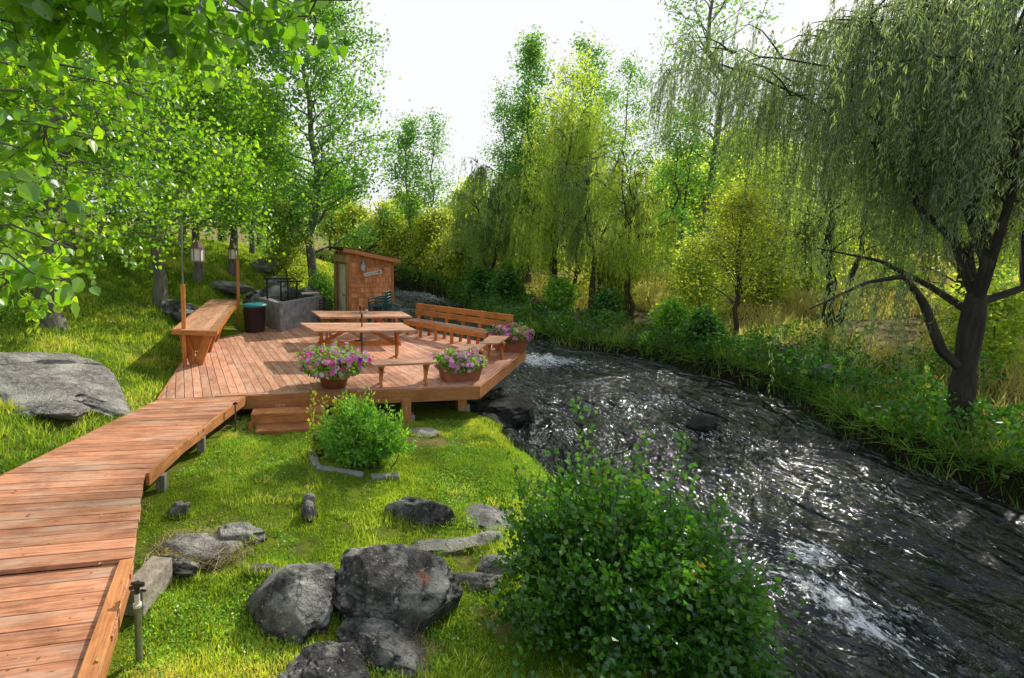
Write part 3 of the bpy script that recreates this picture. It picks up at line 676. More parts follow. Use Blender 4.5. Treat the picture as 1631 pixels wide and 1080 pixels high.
# two tall posts with hanging lanterns
def lantern_post(label, llabel, x, y, ztop_red, ztop, lu, lv0, lv1, yl):
    t = thing('lamp_post', label, 'post', (x, y, 0), 'thin posts beside the counter')
    m = MB(); box(m, (x, y, ztop_red / 2), (.085, .085, ztop_red), .3, ax=2); m.build('sleeve', M['furn'], t, .006)
    m = MB(); tube(m, [(x, y, ztop_red), (x, y, ztop)], .022, 10); m.build('pipe', M['steel'], t)
    a = atY(lu, lv0, yl); b = atY(lu, lv1, yl)
    m = MB(); tube(m, [(x, y, ztop - .02), ((x * .4 + a[0] * .6), (y * .4 + yl * .6), ztop + .05), (a[0], yl, ztop + .02)], .014, 8); m.build('bracket', M['iron'], t)
    w = .13; H = a[2] - b[2]; zc = b[2]
    l = thing('hanging_lantern', llabel, 'lantern', (a[0], yl, zc), 'lanterns hanging from the posts')
    m = MB(); th = np.arange(6) * PI / 3 + .3
    v = np.concatenate([np.c_[np.cos(th) * w, np.sin(th) * w, th * 0 + .03], np.c_[np.cos(th) * w * 1.05, np.sin(th) * w * 1.05, th * 0 + H * .66]]) + np.array([a[0], yl, zc])
    m.add(v, [(i, (i + 1) % 6, 6 + (i + 1) % 6, 6 + i) for i in range(6)] + [tuple(range(6))[::-1], tuple(range(6, 12))], .5); m.build('panes', M['white'], l)
    m = MB()
    for i in range(6): beam(m, v[i] + [0, 0, -.02], v[6 + i], .02, .02, (1, 0, 0))
    for zz in (.02,): 
        for i in range(6): beam(m, v[i], v[(i + 1) % 6], .02, .03)
    m.build('frame', M['grey_wood'], l)
    m = MB(); lathe(m, [(w * 1.32, H * .64), (w * 1.25, H * .70), (w * .55, H * .93), (w * .2, H), (.01, H + .02)], (a[0], yl, zc), 6); o = m.build('roof', M['hroof'], l)
    for p_ in o.data.polygons: p_.use_smooth = False
    m = MB(); tube(m, [(a[0], yl, zc + H), (a[0], yl, ztop + .02)], .006, 6); m.build('hook', M['iron'], l)
lantern_post('nearer post with grey metal top at the near end of the counter', 'white hexagonal lantern hanging from the nearer post', -4.42, 10.72, 1.75, 3.05, 314, 383, 418, 11.0)
lantern_post('farther post standing between counter end and teal lidded bin', 'shaded hexagonal lantern hanging from the farther post', -4.68, 15.5, 2.2, 3.0, 371, 388, 414, 15.6)

# trash bin
x, y = -4.05, 15.0
t = thing('rubbish_bin', 'round dark plum bin with teal lid standing by the concrete fire box', 'bin', (x, y, 0))
m = MB(); lathe(m, [(.01, .0), (.28, 0), (.29, .02), (.33, .72), (.345, .72), (.345, .78), (.32, .79), (.3, .74)], (x, y, 0.002), 28); m.build('body', M['bin'], t)
m = MB(); lathe(m, [(.355, .775), (.36, .81), (.33, .83), (.25, .85), (.1, .862), (.001, .865)], (x, y, 0.002), 28); ld = m.build('lid', M['teal'], t)
m = MB(); beam(m, (x - .06, y - .0, .885), (x + .06, y, .885), .03, .03); sub(m.build('lid_handle', M['teal'], t, .005), ld)
# concrete fire box
G = [at(447, 529, 0)[:2], at(514, 511, 0)[:2], at(470, 503, 0)[:2] + [0, .9], at(412, 515, 0)[:2]]
G[2] = G[1] + (G[3] - G[0]) * 1.0; 
fb = thing('fire_pit_box', 'grey stained concrete fire pit box with iron grill on top', 'fire pit', (-3, 15.8, 0))
c = sum(G) / 4; inner = [c + (g - c) * .74 for g in G]
m = MB()
for i in range(4):
    a, b = G[i], G[(i + 1) % 4]; ia, ib = inner[i], inner[(i + 1) % 4]
    prism(m, [a, b, ib, ia], -.02, .86 + .03 * (i % 2 == 0) * 0)
m.build('walls', M['concrete'], fb)
m = MB(); prism(m, inner, 0, .70); m.build('ash_bed', M['black'], fb)
m = MB(); p = G[1] * .80 + G[2] * .2 + (c - G[1]) * .05; box(m, (p[0] - .2, p[1], .90), (.62, .5, .08), .25); m.build('capstone', M['concrete_l'], fb, .02)
m = MB()
for (u0_, u1_, zt, yy) in ((425, 458, 1.52, 16.0), (447, 472, 1.40, 16.4)):
    a = (u0_ - 620) / 800 * yy; b = (u1_ - 620) / 800 * yy
    for xx in (a, b): beam(m, (xx, yy, .7), (xx, yy, zt), .05, .05, (1, 0, 0))
    beam(m, (a - .12, yy, zt), (b + .12, yy, zt), .05, .05)
m.build('iron_frame', M['iron'], fb)
m = MB()
for i in range(16):
    t_ = i / 15; a = inner[0] + (inner[1] - inner[0]) * t_; b = inner[3] + (inner[2] - inner[3]) * t_
    beam(m, [*a, .88], [*b, .88], .012, .012)
m.build('grill_grate', M['iron'], fb)
# dark metal chair by the shed
x, y = -1.98, 15.3
t = thing('metal_chair', 'dark metal garden chair between the fire pit box and the shed door', 'chair', (x, y, 0))
for (a, b) in ((-.2, -.2), (.2, -.2), (-.2, .2), (.2, .2)):
    m = MB(); tube(m, [(x + a, y + b, 0), (x + a * .95, y + b, .43 if b < 0 else .9)], .013, 8); m.build('leg', M['iron'], t)
m = MB()
for k in range(7): beam(m, (x - .2, y - .2 + k * .066, .43), (x + .2, y - .2 + k * .066, .43), .05, .012)
m.build('seat', M['iron'], t)
m = MB()
for k in range(5): beam(m, (x - .2, y + .2, .52 + k * .09), (x + .2, y + .2, .52 + k * .09), .012, .05)
m.build('backrest', M['iron'], t)
for s_ in (-1, 1):
    m = MB(); tube(m, [(x + s_ * .2, y - .2, .43), (x + s_ * .22, y - .18, .64), (x + s_ * .22, y + .2, .66)], .012, 8); m.build('armrest', M['iron'], t)

# stacked plastic chairs
def plastic_chair(x, y, z, rz, label, group):
    t = thing('plastic_chair', label, 'chair', (x, y, z), group)
    ca, sa = math.cos(rz), math.sin(rz)
    def P_(a, b, c): return np.array([x + a * ca - b * sa, y + a * sa + b * ca, z + c])
    # seat shell
    us = np.linspace(-1, 1, 9)
    m = MB(); vs = []; 
    for b in np.linspace(-.24, .2, 6):
        for u in us: vs.append(P_(u * .24, b, .43 - .02 * (1 - u * u) + .01 * (b > .15)))
    vs = np.array(vs); vs = np.vstack([vs, vs - [0, 0, .012]])
    f = [(i * 9 + j, i * 9 + j + 1, i * 9 + j + 10, i * 9 + j + 9) for i in range(5) for j in range(8)]; f += [tuple(54 + q for q in g[::-1]) for g in f]
    m.add(vs, f, .5, smooth=True); m.build('seat', M['green_pl'], t)
    m = MB()
    for j in range(7):
        u = -.19 + j * .063
        tube(m, [P_(u, .2 + .04 * (1 - (u / .24) ** 2), .43), P_(u * 1.05, .25 + .05 * (1 - (u / .24) ** 2), .62), P_(u * 1.05, .30 + .05 * (1 - (u / .24) ** 2), .83 + .03 * (1 - (u / .24) ** 2))], .018, 6)
    tube(m, [P_(a, .3 + .05 * (1 - (a / .24) ** 2), .83 + .03 * (1 - (a / .24) ** 2)) for a in np.linspace(-.25, .25, 9)], .025, 8)
    m.build('backrest', M['green_pl'], t)
    for s_ in (-1, 1):
        m = MB(); tube(m, [P_(s_ * .27, -.22, .40), P_(s_ * .29, -.2, .60), P_(s_ * .29, -.1, .655), P_(s_ * .29, .1, .66), P_(s_ * .25, .28, .68)], .022, 8); m.build('armrest', M['green_pl'], t)
        for b in (-.23, .24):
            m = MB(); tube(m, [P_(s_ * .29, b * 1.08, 0), P_(s_ * .24, b * .9, .42)], np.array([.018, .03]), 8); m.build('leg', M['green_pl'], t)
for k in range(5):
    plastic_chair(-.28 - .012 * k, 15.35 - .03 * k, .003 + .085 * k + (k > 0) * .0, -1.9, ['bottom', 'second from the bottom', 'middle', 'second from the top', 'topmost'][k] + ' dark green plastic chair in the stack beside the shed', 'stacked green plastic chairs')
plastic_chair(.30, 15.0, .003, 2.4, 'single dark green plastic chair right of the stack beside the shed', 'stacked green plastic chairs')
# cup on rear table
m = MB(); lathe(m, [(.001, 0), (.028, 0), (.035, .09), (.03, .09), (.025, .01), (.001, .01)], (-.62, 13.6, .752), 16); tag(m.build('cup', M['white']), 'small white cup standing on the rear picnic table', 'cup')

# ------------------------------------------------------------------ shed
a20 = R(19); sx = np.array([math.cos(a20), math.sin(a20)]); sy = np.array([-math.sin(a20), math.cos(a20)])
C0 = np.array([-1.33, 16.3]); WD, DP = 1.56, 1.9; zb = -.12
shed = thing('garden_shed', 'small cedar shingled shed with slanted roof and cream door behind the tables', 'shed', (C0[0], C0[1], zb))
ztl, ztr = 2.42, 2.10
def SP(a, b, z): return np.array([*(C0 + sx * a + sy * b), z])
m = MB()
m.add([SP(0.02, .02, zb), SP(WD - .02, .02, zb), SP(WD - .02, DP, zb), SP(.02, DP, zb), SP(.02, .02, ztl), SP(WD - .02, .02, ztr), SP(WD - .02, DP, ztr), SP(.02, DP, ztl)], BF, .3)
m.build('wall', M['shing'], shed)
m = MB(); z = zb; row = 0
while z < ztl:
    hrow = .165; a = 0.09
    while a < WD - .09:
        w = random.choice([.10, .13, .16, .2, .26]); b = min(a + w, WD - .085)
        zt = min(z + hrow, ztl - (ztl - ztr) * (b / WD) - .01)
        if zt > z + .02 and b - a > .02:
            th = random.uniform(.018, .026); zz = z + random.uniform(-.008, .008)
            hexa(m, [SP(a + .004, -th, zz), SP(b - .003, -th, zz), SP(b - .003, .02, zz), SP(a + .004, .02, zz), SP(a + .004, -.004, zt), SP(b - .003, -.004, zt), SP(b - .003, .02, zt), SP(a + .004, .02, zt)], None, 2)
        a = b
    z += hrow; row += 1
m.build('shingles', M['shing'], shed)
m = MB(); 
hexa(m, [SP(0, -.035, zb), SP(.09, -.035, zb), SP(.09, .03, zb), SP(0, .03, zb), SP(0, -.035, ztl - .02), SP(.09, -.035, ztl - .04), SP(.09, .03, ztl - .04), SP(0, .03, ztl - .02)], None, 2)
m.build('corner_board', M['furn'], shed, .003); m = MB()
hexa(m, [SP(WD - .085, -.035, zb), SP(WD, -.035, zb), SP(WD, .03, zb), SP(WD - .085, .03, zb), SP(WD - .085, -.035, ztr), SP(WD, -.035, ztr - .01), SP(WD, .03, ztr - .01), SP(WD - .085, .03, ztr)], None, 2)
m.build('corner_board', M['furn'], shed, .003)
# door side (left face)
m = MB()
hexa(m, [SP(-.04, .30, zb), SP(0, .30, zb), SP(0, 1.05, zb), SP(-.04, 1.05, zb), SP(-.04, .30, 1.95), SP(0, .30, 1.95), SP(0, 1.05, 1.95), SP(-.04, 1.05, 1.95)], None, 2)
dr = m.build('door', M['cream'], shed, .004)
m = MB(); tube(m, [SP(-.04, .38, .92), SP(-.09, .38, .92), SP(-.09, .38, 1.0)], .012, 8); sub(m.build('door_handle', M['iron'], shed), dr)
m = MB()
for b0, b1, z0, z1 in ((0, .12, zb, ztl - .05), (1.1, 1.24, zb, ztl - .05), (1.6, 1.86, zb, ztl - .05)):
    hexa(m, [SP(-.06, b0, z0), SP(-.0, b0, z0), SP(0, b1, z0), SP(-.06, b1, z0), SP(-.06, b0, z1), SP(0, b0, z1), SP(0, b1, z1), SP(-.06, b1, z1)], None, 2)
hexa(m, [SP(-.09, -.04, 2.03), SP(-.0, -.04, 2.03), SP(0, 1.9, 2.03), SP(-.09, 1.9, 2.03), SP(-.09, -.04, 2.27), SP(0, -.04, 2.27), SP(0, 1.9, 2.27), SP(-.09, 1.9, 2.27)], None, 1)
m.build('door_frame', M['tan'], shed, .004)
sl = (ztr - ztl) / WD
m = MB(); o0, o1, f0, f1 = -.22, WD + .16, -.22, DP + .2
def RZ(a): return ztl + sl * a + .02
hexa(m, [SP(o0, f0, RZ(o0)), SP(o1, f0, RZ(o1)), SP(o1, f1, RZ(o1)), SP(o0, f1, RZ(o0)), SP(o0, f0, RZ(o0) + .06), SP(o1, f0, RZ(o1) + .06), SP(o1, f1, RZ(o1) + .06), SP(o0, f1, RZ(o0) + .06)], None, 0)
rf = m.build('roof', M['roofing'], shed)
m = MB()
hexa(m, [SP(o0, f0 - .03, RZ(o0) - .10), SP(o1, f0 - .03, RZ(o1) - .10), SP(o1, f0 + .0, RZ(o1) - .10), SP(o0, f0, RZ(o0) - .10), SP(o0, f0 - .03, RZ(o0) + .022), SP(o1, f0 - .03, RZ(o1) + .022), SP(o1, f0, RZ(o1) + .022), SP(o0, f0, RZ(o0) + .022)], None, 0)
sub(m.build('roof_fascia', M['fascia'], shed, .003), rf)
# lantern and slanted board on shed wall
p = SP(.46, -.13, 1.78)
t = thing('wall_lantern', 'small grey lantern hanging on the shingled shed wall', 'lantern', p)
m = MB(); lathe(m, [(.075, 0), (.08, .02), (.08, .19), (.075, .2)], p, 12); m.build('glass', M['glass'], t)
m = MB(); lathe(m, [(.10, .19), (.09, .22), (.05, .28), (.025, .33), (.02, .36), (.001, .37)], p, 12); lathe(m, [(.09, -.02), (.09, .01), (.001, .01)], p, 12); m.build('cap', M['steel'], t)
m = MB(); tube(m, [p + [0, 0, .37], p + [0, 0, .43], p + [*(sy * .13), .43]], .008, 6); m.build('hook', M['iron'], t)
q0, q1 = SP(.5, -.055, 1.62), SP(1.13, -.055, 1.72)
t = thing('wall_thermometer', 'slanted white strip thermometer board on the shed wall below the lantern', 'sign', q0)
m = MB(); beam(m, q0, q1, .02, .12); m.build('board', M['white'], t, .003)
m = MB(); beam(m, q0 * .86 + q1 * .14 - [*(sy * .0125), 0], q0 * .25 + q1 * .75 - [*(sy * .0125), 0], .004, .018); m.build('scale_line', M['grey_wood'], t)
m = MB(); c_ = q0 * .16 + q1 * .84 - [*(sy * .014), 0]; beam(m, c_ - [*(sx * .03), 0], c_ + [*(sx * .03), 0], .006, .05); m.build('bulb', M['black'], t)

# ------------------------------------------------------------------ planters with petunias
def planter(label, x, y, w, dpt, hgt, rz, n, seed, round_=False):
    t = thing('flower_planter', label, 'planter', (x, y, 0), 'planters of petunias on the deck')
    ca, sa = math.cos(rz), math.sin(rz)
    m = MB()
    if round_: lathe(m, [(.001, 0), (w * .22, 0), (w * .31, hgt * .8), (w * .33, hgt * .8), (w * .33, hgt), (w * .30, hgt), (w * .28, hgt * .85)], (x, y, .003), 24)
    else:
        for z0, z1, k0, k1 in ((0, hgt * .82, .84, .97), (hgt * .82, hgt, 1.04, 1.04)):
            q = []
            for z, k in ((z0, k0), (z1, k1)):
                for a, b in ((-1, -1), (1, -1), (1, 1), (-1, 1)):
                    X_, Y_ = a * w / 2 * k, b * dpt / 2 * k; q.append((x + X_ * ca - Y_ * sa, y + X_ * sa + Y_ * ca, z + .004))
            hexa(m, q, .5, 0)
    m.build('pot', M['terra'], t, 0 if round_ else .008)
    # foliage
    r_ = np.random.default_rng(seed)
    def cloud(N_, grow):
        u = r_.normal(size=(N_, 3)); u /= np.linalg.norm(u, axis=1, keepdims=True); rad = r_.uniform(.55, 1, N_)[:, None] ** .5
        P_ = u * rad * np.array([w * .62, dpt * .8, hgt * .62]) * grow
        P_[:, 2] = np.abs(P_[:, 2]) * np.where(u[:, 2] > -.1, 1, -.9) + hgt * 1.05
        P_ *= 1 + .28 * vnoise(u * 3 + seed, seed)[:, None] + .12 * vnoise(u * 7 + seed, seed)[:, None]
        X_ = P_[:, 0] * ca - P_[:, 1] * sa + x; Y_ = P_[:, 0] * sa + P_[:, 1] * ca + y
        ok = (P_[:, 2] > .03)
        return np.c_[X_, Y_, P_[:, 2]][ok], u[ok]
    m = MB(); P_, u = cloud(n * 5, .96); scatter(m, P_, u + rdir(len(P_)) * .8, *LEAF, rng.uniform(.035, .07, len(P_)), rng.random(len(P_))); fo = m.build('foliage', M['herb'] if seed % 2 else M['poplar'], t)
    m = MB(); P_, u = cloud(n, 1.06)
    keep = (u[:, 2] > .25) | (r_.random(len(u)) < .35); P_, u = P_[keep], u[keep]
    PET = ([(0, 0, 0)] + [(math.cos(a) * rr, .3 if k % 2 else .22, math.sin(a) * rr) for k, (a, rr) in enumerate([(i * PI / 5, 1 if i % 2 else .72) for i in range(10)])], [(0, 1 + i, 1 + (i + 1) % 10) for i in range(10)])
    hue = np.clip(.5 + .5 * vnoise(P_ * 5, seed) + r_.normal(0, .18, len(P_)), 0, 1)
    if not round_: hue = .16 + hue * .62
    scatter(m, P_, u + np.array([0, -.35, .2]) + r_.normal(size=P_.shape) * .3, *PET, r_.uniform(.036, .055, len(P_)), hue); sub(m.build('blooms', M['petal'], t), fo)['kind'] = 'stuff'
planter('terracotta pot overflowing with pink and purple petunias, left front of deck', -1.02, 9.12, 1.0, .8, .40, .1, 760, 1, True)
planter('square terracotta planter of lilac petunias near the front right deck corner', 1.36, 9.62, .80, .46, .30, .15, 640, 3)
planter('planter of pale lilac petunias at the far river side corner of the deck', 2.98, 12.2, .78, .42, .36, -.5, 420, 4)

# ------------------------------------------------------------------ small garden hardware
def riser(label, x, y, z1, name='sprinkler'):
    zb_ = gz(x, y)
    t = thing(name, label, 'sprinkler', (x, y, zb_))
    m = MB(); tube(m, [(x, y, zb_ - .1), (x, y, z1 - .14)], .024, 12); m.build('riser_pipe', M['steel'], t)
    m = MB(); tube(m, [(x, y, z1 - .15), (x, y, z1 - .03)], .018, 12); tube(m, [(x, y, z1 - .15), (x, y, z1 - .13)], .03, 8); m.build('coupling', M['white'], t)
    m = MB(); tube(m, [(x - .05, y, z1 - .015), (x + .055, y - .01, z1 + .02)], .014, 8); tube(m, [(x, y, z1 - .05), (x, y, z1 + .03)], .02, 8)
    beam(m, (x - .03, y - .02, z1 + .035), (x + .06, y - .02, z1 + .035), .02, .012); tube(m, [(x + .03, y, z1 - .03), (x + .07, y - .02, z1 - .02)], .009, 6)
    m.build('sprinkler_head', M['black'], t)
p = at(198, 958, .05); riser('impact sprinkler on a grey pipe riser beside the near boardwalk edge', -1.80, 3.44, .17)
x, y = -2.42, 7.75
t = thing('garden_stake', 'thin rusty hook topped stake where boardwalk meets deck', 'stake', (x, y, gz(x, y)))
m = MB(); tube(m, [(x, y, gz(x, y) - .1), (x, y, .10)], .013, 8); m.build('rod', M['hroof'], t)
m = MB(); tube(m, [(x - .03, y, .10), (x, y, .125), (x + .035, y, .11)], .016, 8); m.build('cap', M['iron'], t)

# ------------------------------------------------------------------ rocks
import bmesh
_ICO = {}
def ico(n):
    if n not in _ICO:
        bm = bmesh.new(); bmesh.ops.create_icosphere(bm, subdivisions=n, radius=1); bm.verts.ensure_lookup_table()
        _ICO[n] = (np.array([v.co[:] for v in bm.verts]), np.array([[v.index for v in f.verts] for f in bm.faces])); bm.free()
    return _ICO[n]
ROCKS = []
def rock(label, x, y, sx_, sy_, sz_, rz=0, seed=1, mat='rock', sub=5, z=None, flat=.25, orange=None, amp=.28, parent=None, name='rock', tilt=(0, 0), cat='rock', group=None):
    v, f = ico(sub); v = v.copy()
    n_ = fbm(v * 1.3 + seed * 7.7, 5, seed, .5); rid = 1 - np.abs(fbm(v * 2.1 + seed * 3.1, 3, seed + 5))
    d = 1 + amp * n_ + .12 * (rid - .6) + .05 * (1 - np.abs(fbm(v * 5 + seed, 4, seed + 9))) + .02 * fbm(v * 16 + seed, 3, seed + 19)
    v = v * d[:, None]
    # facet: clamp against a few random planes
    r_ = np.random.default_rng(seed)
    for _ in range(11):
        nn = nrm(r_.normal(size=3)); c = r_.uniform(.72, .95); pr = v @ nn; ex_ = np.maximum(pr - c, 0); v -= ex_[:, None] * nn * .8
    v = v * [sx_, sy_, sz_]
    ca, sa = math.cos(tilt[1]), math.sin(tilt[1]); v = np.c_[v[:, 0] * ca + v[:, 2] * sa, v[:, 1], -v[:, 0] * sa + v[:, 2] * ca]
    ca, sa = math.cos(tilt[0]), math.sin(tilt[0]); v = np.c_[v[:, 0], v[:, 1] * ca - v[:, 2] * sa, v[:, 1] * sa + v[:, 2] * ca]
    ca, sa = math.cos(rz), math.sin(rz); v = np.c_[v[:, 0] * ca - v[:, 1] * sa, v[:, 0] * sa + v[:, 1] * ca, v[:, 2]]
    zz = (gz(x, y) if z is None else z) + sz_ * flat
    v = v + [x, y, zz]
    om = np.zeros(len(v))
    if orange is not None:
        dd = np.linalg.norm(v - np.array(orange[:3]), axis=1); om = np.clip(1 - dd / orange[3] + .5 * fbm(v * 14, 3, 3), 0, 1) * .95; om[dd > orange[3] * 1.3] = 0
    m = MB(); m.add(v, f, om, smooth=True); o = m.build(name, M[mat], parent, 0, (x, y, zz))
    ROCKS.append((x, y, max(sx_, .01), max(sy_, .01), rz))
    if parent is None: tag(o, label, cat, group)
    return o
rock('rounded dark boulder with pale lichen streaks, left of the pair on the lawn', -.76, 3.92, .37, .34, .27, .2, 11, 'rock', 6, flat=.5, amp=.16)
oc = np.array([.34, 4.05, .16])
rock('largest dark basalt boulder on the lawn with an orange lichen spot',   .05, 4.05, .55, .46, .34, -.1, 12, 'rock', 6, flat=.38, amp=.13, orange=(.28, 3.85, -.02, .07))
rock('low dark rock slab sloping down in front of the largest boulder', -.02, 3.58, .36, .26, .18, -.5, 13, 'rock', 6, flat=.1, tilt=(.2, .2))
rock('dark pitted rock poking in at the very bottom of the lawn', -.42, 3.28, .30, .24, .18, .1, 14, 'rock', 6, flat=.3)
rock('low dark jagged rock lying alone in the middle of the lawn', .36, 5.5, .43, .2, .17, -.1, 15, 'rock', 5, flat=.25)
rock('small upright grey stone sunk in the lawn left of the jagged rock', -.88, 5.35, .10, .12, .15, .3, 16, 'rock', 4, flat=.4)
rock('small stone just behind the upright grey stone on the lawn', -.92, 5.62, .10, .08, .10, .3, 17, 'rock_l', 4, flat=.4)
rock('flat straw-strewn grey rock beside the boardwalk edge', -1.82, 4.68, .42, .24, .12, -.1, 18, 'rock_l', 5, flat=.1)
rock('rough dark stone at the right end of the straw patch by the boardwalk', -1.55, 4.85, .26, .13, .12, .1, 19, 'rock', 5, flat=.3)
rock('dark flat stone at the near edge of the straw patch by the boardwalk', -1.95, 4.38, .26, .10, .10, -.3, 20, 'rock', 5, flat=.3)
rock('small round dark stone half under the boardwalk edge', -2.28, 5.28, .12, .1, .12, .1, 21, 'rock', 4, flat=.3)
rock('thin grey stone flush with the lawn left of the boulders', -1.12, 4.36, .17, .07, .05, .05, 22, 'rock_l', 4, flat=.2)
rock('pale flat stone slab in the lawn right of the jagged rock', 1.12, 5.55, .30, .34, .07, .3, 23, 'rock_l', 5, flat=.25)
rock('long pale flat stone behind the largest boulder', .52, 4.95, .38, .12, .06, .15, 24, 'rock_l', 5, flat=.3)
rock('narrow pale stone ridge running right from the largest boulder', .78, 4.42, .34, .10, .08, .05, 25, 'rock_l', 5, flat=.3)
rock('pale rough stone at the left foot of the big bush', 1.05, 4.6, .18, .16, .10, .4, 26, 'rock_l', 5, flat=.3)
rock('flat grey stone under the left edge of the big bush', 1.0, 5.1, .28, .13, .06, .5, 27, 'rock_l', 5, flat=.3)
rock('broad pale outcrop with a crack sloping down to the boardwalk', -5.85, 8.35, 1.6, 1.1, .36, -.45, 28, 'rock_l', 6, flat=.12, amp=.42, tilt=(-.10, .2), name='outcrop', z=.14)
rock('darker lower ledge along the foot of the pale outcrop', -5.2, 7.5, .8, .3, .12, -.4, 29, 'rock_l', 5, flat=.3, amp=.2)
rock('long dark rock on the slope behind the near end of the counter', -5.95, 14.3, .75, .4, .42, -.35, 30, 'rock', 5, flat=.2)
rock('pale sunlit slab on the upper lawn left of the farther post', -6.0, 18.3, 1.0, .45, .26, -.3, 31, 'rock_l', 5, flat=.3)
rock('dark-sided rock right of the pale slab on the upper lawn', -5.0, 18.9, .55, .35, .25, -.3, 32, 'rock', 5, flat=.3)
rock('grey boulder on the upper lawn below the far trees', -5.2, 21.6, .75, .5, .36, -.2, 33, 'rock_l', 5, flat=.3)
rock('second grey boulder lower on the upper lawn by the yellow shrub', -4.7, 20.5, .5, .35, .26, -.2, 34, 'rock_l', 5, flat=.3)
rock('large dark rock rising directly behind the concrete fire pit box', -4.15, 17.9, 1.0, .7, .75, .1, 35, 'rock', 5, flat=.55)
rock('layered dark rock behind the iron grill frame', -3.2, 18.2, .9, .6, .62, .3, 36, 'rock', 5, flat=.55)
rock('dark rock at the foot of the tall poplar left of the shed', -2.75, 19.5, .8, .5, .5, .3, 37, 'rock', 5, flat=.6)
rock('big wet black boulder under the river corner of the deck', 2.35, 10.3, .85, .6, .26, .2, 38, 'rock_w', 5, z=-.95, flat=.3)
rock('wet black rock wedged beneath the middle of the deck', 1.15, 10.6, .7, .5, .4, .6, 39, 'rock_w', 5, z=-.9, flat=.3)
rock('flat wet rock at the waterline beside the deck boulder', 1.9, 9.75, .45, .3, .2, .1, 40, 'rock_w', 5, z=-.95, flat=.2)
rock('dark rock breaking the surface in mid river', 6.1, 9.6, .38, .2, .14, .3, 41, 'rock_w', 4, z=-.97, flat=.3)
rock('round dark stone on the far bank left of the willow trunk', 9.9, 11.3, .38, .3, .28, .3, 42, 'rock', 4, flat=.4)
rock('small dark stone on the far bank below the little yellow tree', 10.6, 13.2, .3, .22, .2, .1, 43, 'rock', 4, flat=.4)
rock('pebbly sandstone patch stone at the foot of the deck footing', .55, 8.3, .34, .2, .07, .1, 44, 'rock_l', 4, flat=.2)
# stone edging of the shrub bed
BO = np.array([0., -.28])
bed = thing('bed_edging', 'grey stone edging around the bright green shrub bed by the steps', 'edging', (-.5, 7.1, -.5))
for (a, b) in (((-1.14, 7.45), (-.98, 6.92)), ((-.98, 6.86), (-.35, 6.72)), ((-.25, 6.72), (.12, 6.85))):
    a = tuple(np.array(a) + BO); b = tuple(np.array(b) + BO); m = MB(); za = gz(*a) - .04; zb_ = gz(*b) - .04; beam(m, (*a, za), (*b, zb_), .11, .2); m.build('edging_stone', M['concrete'], bed, .02)

